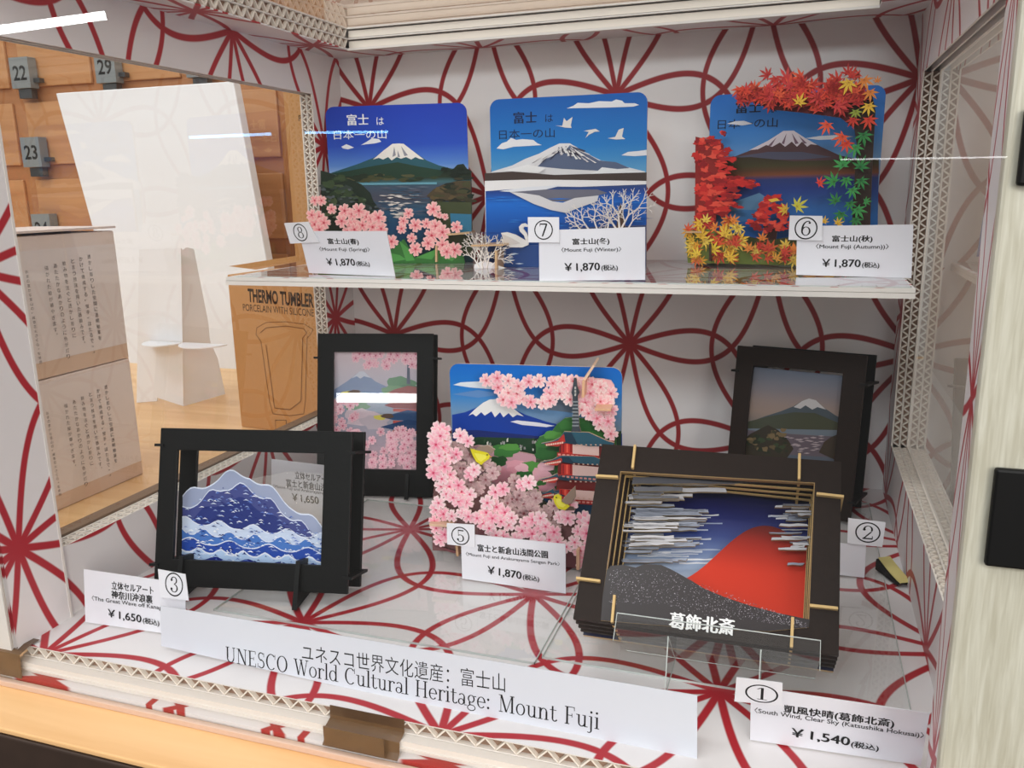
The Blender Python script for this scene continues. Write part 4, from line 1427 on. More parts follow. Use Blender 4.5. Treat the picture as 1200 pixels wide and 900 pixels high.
# ---- autumn (number 6)
P6 = Pl(0.3525, -0.025, ZS, -5.7, 0)
e6 = P6.root('picture_stand', 'layered card picture stand with red and yellow maple leaves before a mountain lake', 'picture stand', 'scenic picture stands')
mb = MB()
w6, h6 = P6.loc(1035, 150)[0], P6.loc(832, 112)[1]
card = rrect(w6, h6, 0.008)
mb.slab(card, 0, 0.002, PM, (40, 110, 190), WOODEDGE)
gradient(mb, card, 0, PM, [(h6, (36, 106, 190)), (h6 * 0.75, (60, 128, 200)), (h6 * 0.52, (150, 180, 214)), (0, (60, 110, 180))], 14)
BK = (26, 26, 34)
text(mb, P6, '富士', (862, 133), (892, 132), 14, BK, bold=0.01)
text(mb, P6, 'は', (900, 132), (910, 131.5), 9, BK)
text(mb, P6, '日本一の山', (841, 151.5), (911, 149), 11, BK)
px_flat(mb, P6, [(852, 145), (862, 142), (872, 141.5), (882, 145), (870, 147)], 0, (224, 226, 232))
px_flat(mb, P6, [(944, 162), (960, 159.5), (985, 158), (1000, 160), (984, 163), (960, 164)], 0, (226, 228, 234))
px_flat(mb, P6, [(834, 192), (857, 185), (880, 176), (900, 165), (918, 153.5), (930, 153), (944, 162), (962, 172), (984, 182), (1010, 188), (1030, 190), (1030, 204), (834, 206)], 0, (88, 60, 64))
px_flat(mb, P6, [(878, 176), (900, 165), (918, 153.5), (930, 153), (944, 162), (958, 170), (950, 169), (946, 172), (940, 166), (934, 172), (928, 166), (920, 172), (914, 167), (905, 172), (898, 170), (888, 175)], 0, (222, 212, 220))
for a, b, c_ in (((922, 156), (916, 168), (919, 169)), ((928, 156), (936, 168), (932, 169)), ((910, 161), (900, 171), (904, 171)), ((936, 159), (946, 168), (942, 168))):
    px_flat(mb, P6, [a, b, c_], 0, (120, 92, 110))
px_flat(mb, P6, [(860, 184), (900, 178), (940, 178), (975, 184), (940, 187), (900, 187)], 0, (84, 84, 104))
px_grad(mb, P6, [(832, 186), (880, 184), (930, 189), (1030, 186), (1028, 300), (834, 300)], 0, [(186, (60, 50, 34)), (194, (70, 66, 38)), (200, (92, 56, 36)), (205, (128, 72, 44)), (207, (42, 56, 110)), (222, (36, 60, 132)), (240, (48, 96, 160)), (262, (40, 112, 190)), (300, (40, 90, 170))], 22)
px_flat(mb, P6, [(834, 240), (862, 236), (890, 226), (908, 238), (880, 250), (836, 262)], 0, (104, 150, 190))
px_flat(mb, P6, [(836, 250), (870, 246), (900, 246), (880, 258), (838, 266)], 0, (70, 130, 190))
mb.build('sky_layer', e6)
mb = MB()
O = 0.012
rg = random.Random(6)
m6 = (P6.loc(920, 260, O)[0] - P6.loc(900, 260, O)[0]) / 20
RED = [(206, 46, 42), (226, 64, 52), (178, 34, 36), (236, 84, 66), (150, 30, 34)]
# left trees: a trunk side and tiers of clipped red foliage
px_slab(mb, P6, [(815, 160), (826, 163), (834, 166), (848, 170), (846, 200), (840, 240), (836, 306), (814, 306)], O, 0.002, (146, 40, 36), (120, 40, 36))
for (u, v, rx, ry) in ((836, 166, 12, 7), (848, 156, 4, 4), (822, 168, 8, 8), (844, 178, 12, 8), (822, 190, 10, 12), (852, 192, 14, 8), (836, 206, 18, 10), (868, 212, 20, 7), (880, 216, 10, 5), (846, 222, 18, 9), (824, 226, 12, 12), (854, 234, 14, 7), (836, 244, 18, 10), (862, 240, 8, 5), (826, 256, 12, 10)):
    for k in range(9):
        c = (u + rg.uniform(-rx, rx) * 0.75, v + rg.uniform(-ry, ry) * 0.75)
        mb.slab([(P6.loc(*p, O)) for p in blob(c, rx * 0.42, ry * 0.34, 18, 0.42, rg)], -O - 0.0002 - 0.0001 * k, -O + 0.0015, PM, rg.choice(RED), (150, 40, 40))
for (u, v, rx, ry) in ((906, 234, 12, 6), (900, 245, 14, 8), (890, 252, 12, 7), (914, 248, 12, 8), (924, 262, 10, 8), (884, 264, 12, 8), (905, 266, 12, 8)):
    for k in range(9):
        c = (u + rg.uniform(-rx, rx) * 0.75, v + rg.uniform(-ry, ry) * 0.75)
        mb.slab([(P6.loc(*p, O)) for p in blob(c, rx * 0.42, ry * 0.36, 18, 0.42, rg)], -O - 0.0002 - 0.0001 * k, -O + 0.0015, PM, rg.choice(RED), (150, 40, 40))
px_slab(mb, P6, [(894, 262), (904, 268), (912, 262), (908, 290), (912, 306), (892, 306), (898, 288)], O - 0.001, 0.0015, (62, 34, 30))
px_slab(mb, P6, [(814, 276), (850, 272), (900, 282), (935, 276), (990, 280), (1018, 270), (1020, 312), (814, 308)], O, 0.002, (70, 74, 40), (80, 60, 40))
px_flat(mb, P6, [(900, 234), (910, 232), (914, 235), (904, 237)], O + 0.0012, (236, 190, 70))
mb.build('red_tree_layer', e6)
mb = MB()
O = 0.022
px_slab(mb, P6, [(996, 118), (1012, 112), (1022, 110), (1026, 130), (1022, 200), (1018, 312), (996, 312), (1000, 230), (1004, 170)], O, 0.002, (62, 46, 40), (90, 70, 50))
px_slab(mb, P6, [(880, 116), (930, 112), (980, 106), (1012, 104), (1012, 130), (1000, 150), (985, 138), (940, 132), (900, 128)], O - 0.001, 0.002, (110, 30, 32), (90, 40, 40))
mb.build('maple_trunk', e6)
mb = MB()
O = 0.026
LR = [(206, 44, 40), (226, 60, 44), (190, 36, 40), (236, 84, 54), (214, 52, 60)]
YE, OR, GR = (242, 196, 62), (240, 140, 58), (40, 142, 70)
for i in range(96):
    k = rg.random()
    u = 866 + 148 * k
    v = 110 + rg.gauss(0, 10) - 6 * k + (12 * k if rg.random() < 0.4 else 0)
    if k < 0.22:
        v = 110 + rg.uniform(-6, 8)
    maple(mb, P6.loc(u, v, O), rg.uniform(9.5, 13.5) * m6, -O - 0.0006 * (i % 5), PM, rg.uniform(0, 6.28), rg.choice(LR), 0.0014)
for u, v, r, c, a in ((995, 97, 13, YE, -1.9), (1013, 94, 12, OR, -1.2), (1020, 108, 11, OR, -1.5), (937, 121, 11, YE, 1.2), (1018, 124, 11, YE, -1.5), (1003, 131, 9, (150, 170, 60), -1.5), (970, 146, 12, (236, 84, 60), -2), (1018, 140, 12, LR[1], -1.3), (988, 160, 13, LR[3], -2.2), (992, 168, 11, LR[1], -1.4), (1000, 140, 10, LR[0], -1.5), (1028, 96, 6, OR, 1.5)):
    maple(mb, P6.loc(u, v, O), r * m6, -O - 0.0034, PM, a, c, 0.0014)
for u, v, r, a in ((1012, 158, 13, -1.4), (1003, 172, 12, -1.7), (988, 194, 13, 1.9), (1008, 196, 13, 1.2), (978, 213, 13, 2.6), (992, 210, 10, -1.5), (1009, 211, 11, -1.2), (999, 222, 11, -1.2), (980, 236, 11, 2.2), (996, 238, 10, -1.2), (1005, 245, 12, -1.0), (986, 250, 11, -1.8), (1003, 257, 10, -1.4), (1014, 236, 7, 0)):
    maple(mb, P6.loc(u, v, O), r * m6, -O - 0.0026 - 0.0003 * (int(u) % 3), PM, a, rg.choice([(40, 142, 70), (30, 120, 66), (56, 156, 84)]), 0.0014, (90, 180, 90))
for u, v, r, c, a in ((960, 215, 9, (232, 60, 54), 0.6), (934, 242, 13, (206, 204, 70), 0.6), (921, 246, 10, (220, 180, 60), 2.8)):
    maple(mb, P6.loc(u, v, O), r * m6, -O - 0.001, PM, a, c, 0.0014)
mb.build('canopy_layer', e6)
mb = MB()
O = 0.036
m6b = (P6.loc(920, 300, O)[0] - P6.loc(900, 300, O)[0]) / 20
px_slab(mb, P6, [(803, 270), (830, 268), (862, 274), (880, 288), (910, 288), (935, 292), (1000, 292), (1000, 313), (930, 311), (806, 308)], O, 0.002, (104, 120, 52), (140, 110, 70))
for i in range(80):
    u = rg.uniform(804, 868) if i < 46 else rg.uniform(866, 990)
    v = rg.uniform(256 + max(0, u - 850) * 0.3, 306) if i < 46 else rg.uniform(286, 307)
    maple(mb, P6.loc(u, v, O), rg.uniform(9, 13) * m6b, -O - 0.0006 * (i % 5), PM, rg.uniform(0, 6.28), rg.choice([YE, YE, OR, (236, 170, 50), (226, 84, 50), (206, 50, 44), (244, 214, 90), (220, 96, 56)]), 0.0014)
for u, v, r, c, a in ((822, 277, 13, YE, 1.2), (836, 292, 12, (240, 206, 60), 0.4), (850, 275, 13, (240, 200, 70), 1.4), (894, 280, 9, OR, 1.5), (856, 302, 11, YE, 0.4), (818, 298, 11, (244, 210, 70), 2.2), (862, 286, 11, (214, 70, 50), 1.2), (900, 292, 10, (222, 66, 50), 1.6), (920, 296, 10, (226, 70, 54), 1.0), (879, 292, 10, OR, 2.0), (910, 303, 9, (240, 170, 60), 1.0), (966, 260, 7, YE, 1.4), (982, 262, 8, YE, 1.0)):
    maple(mb, P6.loc(u, v, O), r * m6b, -O - 0.0036, PM, a, c, 0.0014)
mb.build('leaf_layer', e6)
tab(e6, P6, (832, 286), (832, 306), O + 0.006, 0.0, 0.0016, (70, 50, 40))
tab(e6, P6, (803, 272), (822, 272), O + 0.005, 0.01, 0.0014)

# ---- pagoda and cherry blossom (number 5)
P5 = Pl(0.1925, -0.207, 0.0016, 6.5, 0)
e5 = P5.root('picture_stand', 'layered card picture stand with a red pagoda, two yellow birds and pink cherry blossom', 'picture stand', 'scenic picture stands')
mb = MB()
w5, h5 = P5.loc(729, 450)[0], P5.loc(529, 426)[1]
card = rrect(w5, h5, 0.007)
mb.slab(card, 0, 0.002, PM, (40, 110, 190), (236, 214, 200))
gradient(mb, card, 0, PM, [(h5, (14, 104, 198)), (h5 * 0.86, (36, 126, 208)), (h5 * 0.74, (112, 150, 190)), (h5 * 0.66, (128, 146, 166)), (h5 * 0.6, (150, 164, 178)), (0, (120, 140, 150))], 16)
for px, c in (([(531, 451), (540, 448), (560, 447), (578, 450), (575, 456), (550, 454)], (224, 230, 238)), ([(530, 462), (560, 457), (590, 462), (560, 466)], (96, 140, 196)), ([(620, 470), (660, 466), (700, 474), (724, 480), (690, 486), (640, 480)], (106, 122, 142))):
    px_flat(mb, P5, px, 0, c)
px_flat(mb, P5, [(530, 486), (545, 483), (560, 477), (572, 470), (580, 468), (588, 470), (600, 478), (616, 486), (640, 494), (665, 500), (700, 506), (729, 508), (729, 530), (530, 525)], 0, (20, 62, 158))
px_flat(mb, P5, [(549, 487), (556, 480), (566, 472), (574, 468), (582, 467.5), (592, 471), (602, 479), (614, 488), (606, 486), (601, 489), (596, 484), (590, 489), (586, 483), (580, 489), (576, 482), (568, 487), (564, 483), (558, 488), (554, 485)], 0, (240, 238, 236))
px_flat(mb, P5, [(598, 494), (606, 492.5), (630, 495), (650, 499), (640, 500.5), (612, 498)], 0, (234, 232, 240))
px_flat(mb, P5, [(530, 504), (560, 504), (600, 508), (640, 512), (640, 520), (530, 518)], 0, (28, 44, 110))
px_flat(mb, P5, [(533, 518), (560, 512), (600, 513), (640, 514), (728, 505), (728, 560), (533, 560)], 0, (36, 66, 44))
rg = random.Random(5)
for i in range(40):
    u, v = rg.uniform(566, 635), rg.uniform(515, 532)
    px_flat(mb, P5, [(u, v), (u + rg.uniform(1, 3), v), (u + 2, v - rg.uniform(2, 5)), (u, v - 3)], 0, rg.choice([(190, 190, 186), (220, 216, 206), (150, 146, 146), (60, 84, 60)]))
mb.build('sky_layer', e5)
mb = MB()
O = 0.009
m5 = (P5.loc(640, 560, O)[0] - P5.loc(620, 560, O)[0]) / 20
G = [(58, 118, 56), (44, 100, 48), (84, 146, 66), (34, 78, 40)]
hill = [(628, 520), (632, 512), (645, 508), (652, 498), (662, 490), (672, 489), (686, 491), (700, 498), (714, 506), (722, 510), (726, 640), (628, 640)]
px_slab(mb, P5, hill, O, 0.0018, (52, 108, 52), (140, 160, 110))
for (u, v, rx, ry, c) in ((664, 498, 10, 5, 0), (648, 510, 12, 5, 2), (640, 520, 12, 6, 0), (640, 532, 14, 7, 1), (690, 500, 12, 6, 1), (700, 510, 14, 6, 0), (650, 524, 10, 5, 3)):
    px_flat(mb, P5, blob((u, v), rx, ry, 18, 0.2, rg), O, G[c])
field = [(531, 540), (545, 525), (560, 522), (580, 524), (600, 528), (630, 534), (650, 540), (650, 650), (531, 644)]
px_slab(mb, P5, field, O, 0.0018, (196, 150, 162), (200, 160, 150))
for (u, v, rx, ry, c) in ((592, 528, 16, 8, G[0]), (598, 524, 12, 4, G[2]), (582, 541, 13, 7, G[3]), (606, 545, 14, 6, (222, 158, 172)), (600, 560, 20, 12, (214, 146, 160)), (586, 556, 14, 9, (206, 138, 152)), (622, 547, 12, 7, G[2]), (615, 556, 10, 5, G[1]), (634, 556, 12, 8, (226, 170, 182)), (640, 568, 14, 9, (218, 150, 166)), (622, 572, 10, 5, G[0]), (612, 548, 8, 5, (232, 178, 190)), (640, 546, 10, 6, (232, 180, 192)), (612, 566, 10, 5, (40, 84, 44)), (634, 566, 6, 3, G[0])):
    px_flat(mb, P5, blob((u, v), rx, ry, 18, 0.22, rg), O, c)
mb.build('hill_layer', e5)
mb = MB()
O = 0.020
# pagoda: four roofs, red storeys, ringed spire
ROOF, RDK, REDP = (46, 90, 108), (28, 56, 74), (196, 46, 40)
mb.lift = 0
px_slab(mb, P5, [(672.5, 443), (675.5, 443), (676.5, 452), (679, 460), (677, 464), (677.5, 480), (679, 500), (681, 506), (669, 506), (671, 500), (671.5, 480), (671, 464), (669.5, 460), (671.5, 452)], O, 0.0016, (62, 70, 78), (150, 130, 110))
for v in range(470, 502, 4):
    px_flat(mb, P5, [(670.5, v), (678.5, v), (678.5, v + 1.6), (670.5, v + 1.6)], O, (136, 142, 146))
for v in (453, 457, 461):
    px_flat(mb, P5, [(673.2, v), (675.2, v), (675.2, v + 3), (673.2, v + 3)], O, (180, 180, 176))
body = [(656, 515), (720, 517), (720, 610), (650, 606)]
px_slab(mb, P5, body, O - 0.001, 0.0016, (120, 36, 34), (150, 60, 50))


def storey(l, r, v0, v1, slope):
    px_flat(mb, P5, [(l, v0), (r, v0 + slope), (r, v1 + slope), (l, v1)], O, (232, 196, 188))
    px_flat(mb, P5, [(l, v0), (l + 13, v0 + 1), (l + 13, v1 + 1), (l, v1)], O, (206, 50, 42))
    for k in range(3):
        u = l + 1 + 4.6 * k
        px_flat(mb, P5, [(u, v0 + 1), (u + 2.4, v0 + 1), (u + 2.4, v1 - 1), (u, v1 - 1)], O, (238, 96, 76) if k % 2 else (150, 30, 30))
    px_flat(mb, P5, [(l - 5, v1 - 1), (r, v1 - 1 + slope), (r, v1 + 4 + slope), (l - 5, v1 + 4)], O, (170, 36, 34))
    for k in range(9):
        u = l - 4 + (r - l + 2) * k / 9
        px_flat(mb, P5, [(u, v1 + 0.3 + slope * k / 9), (u + 3.2, v1 + 0.5 + slope * k / 9), (u + 3.2, v1 + 2.6 + slope * k / 9), (u, v1 + 2.4 + slope * k / 9)], O, (226, 150, 140))


def roof(l, apexL, apexR, r, ve, vt, drop):
    px_slab(mb, P5, [(l, ve), (l + 14, ve - 3), (l + 22, ve - 7), (apexL, vt), (apexR, vt + 1), (r - 8, ve - 3 + drop), (r, ve - 1 + drop), (r - 2, ve + 3 + drop), (apexR, ve + 3), (apexL + 6, ve - 1), (l + 12, ve + 1)], O + 0.001, 0.002, ROOF, (196, 170, 140))
    px_flat(mb, P5, [(l + 4, ve), (l + 20, ve - 4), (apexL, vt + 2), (apexL + 2, ve - 3), (l + 20, ve + 3), (l + 8, ve + 2)], O + 0.001, (186, 52, 44))
    for k in range(8):
        u = l + 6 + (apexL - l - 6) * k / 8
        v = ve + 0.4 - 0.4 * k
        px_flat(mb, P5, [(u, v), (u + 1.8, v - 0.5), (u + 1.8, v + 1.6), (u, v + 2)], O + 0.001, (240, 206, 190))
    px_flat(mb, P5, [(apexL, vt + 1), (apexL + 9, vt + 1), (apexL + 16, ve + 1), (apexL + 2, ve - 1)], O + 0.001, RDK)
    for k in range(7):
        u = apexL + 14 + (r - apexL - 20) * k / 7
        px_flat(mb, P5, [(u, ve + 0.2 + drop * k / 8), (u + 2, ve + 0.3 + drop * k / 8), (u + 2, ve + 1.8 + drop * k / 8), (u, ve + 1.6 + drop * k / 8)], O + 0.001, (220, 180, 160))


storey(658, 702, 518, 531, 4)
roof(634, 661, 690, 720, 520, 506, 0)
storey(658, 702, 543, 556, 4)
roof(633, 658, 696, 716, 542, 534, 1)
storey(656, 700, 572, 584, 3)
roof(631, 654, 700, 716, 562, 557, 1)
roof(626, 650, 700, 716, 580, 577, 4)
px_slab(mb, P5, [(626, 578), (660, 574), (712, 580), (712, 612), (690, 610), (655, 598), (640, 588)], O + 0.0005, 0.002, (24, 62, 92), (120, 100, 90))
mb.build('pagoda_layer', e5)
mb = MB()
O = 0.0145
PALE = [((252, 214, 216), (244, 158, 170)), ((250, 204, 210), (240, 140, 160)), ((252, 224, 222), (246, 170, 178))]
FR = [(646, 441), (676, 442), (706, 444), (716, 446), (720, 452), (720, 515), (714, 513), (705, 504), (698, 500), (702, 492), (700, 486), (692, 482), (682, 478), (672, 470), (660, 462), (646, 460)]
px_slab(mb, P5, FR, O, 0.0018, (244, 186, 190), (238, 206, 196))
for i, (u, v) in enumerate([(570, 446), (583, 443), (596, 446), (608, 452), (584, 454), (596, 460), (590, 468), (600, 471), (612, 467), (606, 461), (620, 447), (632, 446), (648, 449), (644, 461), (637, 472), (645, 469), (622, 471), (656, 461), (664, 452), (676, 455), (668, 468), (684, 452), (694, 450), (704, 453), (716, 461), (692, 461), (712, 471), (704, 470), (686, 472), (682, 480), (690, 484), (713, 493), (703, 497), (716, 508), (700, 490), (660, 446), (672, 447), (716, 480)]):
    a, b = PALE[i % 3]
    blossom(mb, P5.loc(u, v, O), 8.6 * m5, -O - 0.0003 - 0.0004 * (i % 4), PM, rg.uniform(0, 6), a, b, (206, 84, 96), 0.0014, edge=(250, 226, 216))
mb.build('blossom_spray', e5)
mb = MB()
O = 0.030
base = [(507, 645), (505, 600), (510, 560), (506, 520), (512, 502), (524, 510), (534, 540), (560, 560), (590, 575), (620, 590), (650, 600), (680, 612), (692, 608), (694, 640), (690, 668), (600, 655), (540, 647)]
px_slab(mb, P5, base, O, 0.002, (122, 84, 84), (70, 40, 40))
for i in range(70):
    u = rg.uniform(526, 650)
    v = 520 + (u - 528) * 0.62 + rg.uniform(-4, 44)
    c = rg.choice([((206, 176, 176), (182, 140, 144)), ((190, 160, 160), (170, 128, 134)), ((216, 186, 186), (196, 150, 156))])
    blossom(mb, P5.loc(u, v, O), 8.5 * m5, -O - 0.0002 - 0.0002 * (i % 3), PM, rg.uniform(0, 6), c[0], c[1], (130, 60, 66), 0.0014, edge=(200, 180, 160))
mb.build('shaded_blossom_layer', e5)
mb = MB()
O = 0.036
m5b = (P5.loc(640, 600, O)[0] - P5.loc(620, 600, O)[0]) / 20
F5 = [(514, 503), (520, 504), (509, 512), (517, 510), (512, 520), (522, 516), (510, 526), (520, 524), (509, 539), (516, 533), (524, 531), (530, 536), (512, 552), (522, 546), (519, 560), (528, 556), (535, 532), (540, 510), (549, 516), (509, 553),
      (517, 570), (527, 570), (538, 568), (524, 578), (532, 582), (541, 576), (551, 579), (547, 588), (538, 586), (515, 588), (511, 597), (520, 602), (530, 604), (512, 618), (522, 625), (530, 630), (516, 632), (510, 610), (543, 600), (550, 604), (551, 556), (556, 550),
      (581, 576), (590, 572), (572, 588), (582, 594), (592, 600), (600, 606), (588, 610), (578, 606), (596, 615), (570, 600), (566, 612), (574, 618), (560, 606), (612, 568), (620, 565), (616, 612), (625, 608), (634, 606), (612, 622), (624, 625), (632, 634), (640, 616), (650, 622), (656, 606), (644, 632), (634, 618), (664, 596), (668, 590), (684, 608), (690, 612), (678, 622), (688, 624), (674, 634), (680, 645), (686, 654), (664, 640), (654, 634), (690, 640), (684, 662), (605, 632), (590, 628), (582, 626), (666, 606)]
for i, (u, v) in enumerate(F5):
    a, b = [((254, 214, 220), (248, 156, 180)), ((253, 202, 212), (246, 138, 166)), ((254, 224, 228), (249, 172, 190))][i % 3]
    blossom(mb, P5.loc(u, v, O), rg.uniform(8.2, 10.4) * m5b, -O - 0.0003 - 0.0005 * (i % 5), PM, rg.uniform(0, 6), a, b, (214, 60, 100), 0.0014, edge=(252, 230, 220))
px_slab(mb, P5, [(508, 612), (514, 640), (534, 646), (560, 646), (560, 620), (600, 630), (680, 650), (690, 668), (600, 656), (530, 648), (508, 640)], O - 0.002, 0.0016, (110, 60, 66), (90, 50, 50))
mb.build('blossom_layer', e5)


def bird(name, O, bodypx, wingpx, tailpx, eye, beak):
    mb = MB()
    px_slab(mb, P5, tailpx, O - 0.0006, 0.0016, (96, 78, 66), (180, 150, 120))
    px_slab(mb, P5, bodypx, O, 0.0016, (226, 214, 40), (210, 190, 110))
    cx, cy = sum(p[0] for p in bodypx) / len(bodypx), sum(p[1] for p in bodypx) / len(bodypx)
    px_flat(mb, P5, [(cx + (p[0] - cx) * 0.6, cy + 1 + (p[1] - cy) * 0.55) for p in bodypx], O, (240, 232, 90))
    px_slab(mb, P5, wingpx, O + 0.0006, 0.0014, (150, 128, 112), (210, 190, 160))
    px_flat(mb, P5, blob(eye, 0.9, 0.9, 10, 0), O, (20, 20, 20))
    px_flat(mb, P5, beak, O, (220, 150, 90))
    mb.build(name, e5)


bird('yellow_bird', 0.0335, [(551, 526), (558, 527), (566, 529), (571, 530), (574, 534), (573, 538), (568, 541), (564, 545), (558, 541), (554, 534)], [(556, 527), (562, 523), (572, 522), (580, 527), (576, 532), (566, 529)], [(545, 522), (552, 526), (556, 532), (566, 546), (567, 551), (560, 544), (552, 534)], (571, 533), [(574, 534), (577, 535.5), (573.5, 536.5)])
bird('yellow_bird', 0.040, [(649, 581), (654, 579), (658, 582), (658, 588), (663, 590), (668, 593), (662, 598), (654, 596), (650, 590), (648.5, 585)], [(658, 587), (666, 578), (674, 570), (675, 582), (670, 590), (663, 591)], [(660, 592), (672, 594), (674, 598), (662, 598)], (652, 583), [(649, 583), (645.5, 584.5), (649, 586)])
tab(e5, P5, (696, 428), (683, 448), 0.026, 0.0, 0.0016, (232, 196, 168))
tab(e5, P5, (684, 446), (683, 466), 0.028, 0.0, 0.0018, (226, 178, 140))
tab(e5, P5, (697, 480), (716, 480.5), 0.028, -0.004, 0.0016, (226, 178, 140))
tab(e5, P5, (503, 615), (530, 617), 0.042, 0.0, 0.0018, (226, 190, 160))
tab(e5, P5, (535, 640), (536, 652), 0.042, 0.0, 0.0018, (200, 160, 120))
tab(e5, P5, (677, 645), (677, 668), 0.042, 0.0, 0.002, (226, 186, 150))
# ------------------------------------------------------------------ box frames
def ring(mb, o, i, y0, y1, m, col=(30, 30, 30)):
    """Flat frame between an outer and an inner four-sided outline (each lower left, lower right, upper right, upper left)."""
    for k in range(4):
        j = (k + 1) % 4
        mb.face([(o[k][0], y0, o[k][1]), (o[j][0], y0, o[j][1]), (i[j][0], y0, i[j][1]), (i[k][0], y0, i[k][1])], m, col)
        mb.face([(o[k][0], y1, o[k][1]), (i[k][0], y1, i[k][1]), (i[j][0], y1, i[j][1]), (o[j][0], y1, o[j][1])], m, col)
        mb.face([(o[k][0], y0, o[k][1]), (o[k][0], y1, o[k][1]), (o[j][0], y1, o[j][1]), (o[j][0], y0, o[j][1])], m, col)
        mb.face([(i[k][0], y0, i[k][1]), (i[j][0], y0, i[j][1]), (i[j][0], y1, i[j][1]), (i[k][0], y1, i[k][1])], m, col)


def rc(s0, t0, s1, t1):
    return [(s0, t0), (s1, t0), (s1, t1), (s0, t1)]


def box_frame(label, pl, w, h, bars, depth, mat, pegs, feet, th=0.003, back_bars=None):
    """Two board rings held apart by pegs; the picture hangs between them."""
    l, r, b, t = bars
    e = pl.root('box_frame', label, 'picture frame', 'standing box frames')
    mb = MB()
    ring(mb, rc(0, 0, w, h), rc(l, b, w - r, h - t), 0, th, mat)
    weld(mb.build('front_ring', e), 0.0005)
    l2, r2, b2, t2 = back_bars or bars
    mb = MB()
    ring(mb, rc(0, 0, w, h), rc(l2, b2, w - r2, h - t2), depth, depth + th, M['black'])
    weld(mb.build('back_ring', e), 0.0005)
    for side, t_ in pegs:
        mb = MB()
        s = 0.004 if side == 'l' else w - r - 0.002
        s0, s1 = (-0.003, 0.003) if side == 'l' else (w - 0.003, w + 0.003)
        mb.box((s0, -0.0016, t_ - 0.0009), (s1, depth + th + 0.003, t_ + 0.0009), M['black_gloss'])
        mb.build('peg', e)
    for s in feet:
        mb = MB()
        mb.face([], M['black']) if False else None
        y0, y1 = -0.006, depth + 0.02
        k = pl.up.z
        dz = pl.n.z
        # a fin that reaches from the rings down to the floor
        zb = -(pl.o.z - 0.0018)
        P = [(y0, 0.018), (y1, 0.018)]
        low0 = (zb + y0 * dz) / k
        low1 = (zb + y1 * dz) / k
        q = [(y0, low0), (y1, low1), (depth + 0.006, 0.02), (-0.002, 0.02)]
        for a, sgn in ((s, -1), (s + 0.003, 1)):
            f = [(a, y, t_) for y, t_ in q]
            mb.face(f if sgn > 0 else f[::-1], M['black'])
        for i in range(4):
            (ya, ta), (yb, tb_) = q[i], q[(i + 1) % 4]
            mb.face([(s, ya, ta), (s + 0.003, ya, ta), (s + 0.003, yb, tb_), (s, yb, tb_)], M['black'])
        mb.build('foot', e)
    return e


# blue wave frame, number 3 (its print is a plain range of rolling swells)
P3 = Pl(0.037, -0.3497, 0.010, 11.0, 16.5)
w3, h3 = 0.1323, 0.1035
e3 = box_frame('black box frame holding a clear panel of blue sea waves, front left', P3, w3, h3, (0.0125, 0.0185, 0.0175, 0.0145), 0.026, M['black'],
               (('l', h3 * 0.89), ('r', h3 * 0.87), ('l', h3 * 0.13), ('r', h3 * 0.1)), (0.018, 0.098))
D3 = 0.013
s0, s1, t0, t1 = 0.008, w3 - 0.012, 0.010, h3 - 0.008
mb = MB()
mb.face([(s0, D3 + 0.001, t0), (s1, D3 + 0.001, t0), (s1, D3 + 0.001, t1), (s0, D3 + 0.001, t1)], M['acrylic'])
mb.box((s0, D3 - 0.0005, t0 - 0.0008), (s1, D3 + 0.0015, t0), M['acrylic_edge'])
mb.build('clear_panel', e3)


def pic(px, pl=P3, off=-D3):
    return pl.pts(px, off)


mb = MB()
mb.mats = []
GL = M['gloss']
sky = pic([(214, 592), (250, 575), (300, 560), (340, 552), (384, 556), (382, 600), (379, 642), (214, 640)])
gradient(mb, sky, D3, M['haze_film'], [(pic([(300, 560)])[0][1], (226, 222, 216)), (pic([(300, 600)])[0][1], (232, 212, 178)), (pic([(300, 636)])[0][1], (226, 190, 132))], 10)
rg = random.Random(3)


def swell(pts, col, crest=None):
    mb.flat(pic(pts), D3, GL, col)
    if crest:
        for (a, b) in zip(pts, pts[1:]):
            pass


def wave_line(x0, x1, base, amp, per, ph, wv):
    """A repeating rounded swell as a printed band."""
    n = 36
    top = []
    for i in range(n + 1):
        x = x0 + (x1 - x0) * i / n
        k = 0.5 + 0.5 * math.sin((x - x0) / per * 2 * math.pi + ph)
        top.append((x, base(x) - amp * k ** 1.6))
    return top


def band(x0, x1, base, amp, per, ph, low, col, foam=0):
    top = wave_line(x0, x1, base, amp, per, ph, 0)
    for a, b in zip(top, top[1:]):
        mb.flat(pic([a, b, (b[0], low(b[0])), (a[0], low(a[0]))]), D3, GL, col, 2e-6)
    if foam:
        for a, b in zip(top, top[1:]):
            mb.flat(pic([a, b, (b[0], b[1] + foam), (a[0], a[1] + foam)]), D3, GL, (214, 222, 238), 2e-6)


def slope1(x):
    return 566 + max(0, x - 292) * 0.72 + max(0, 262 - x) * 0.55


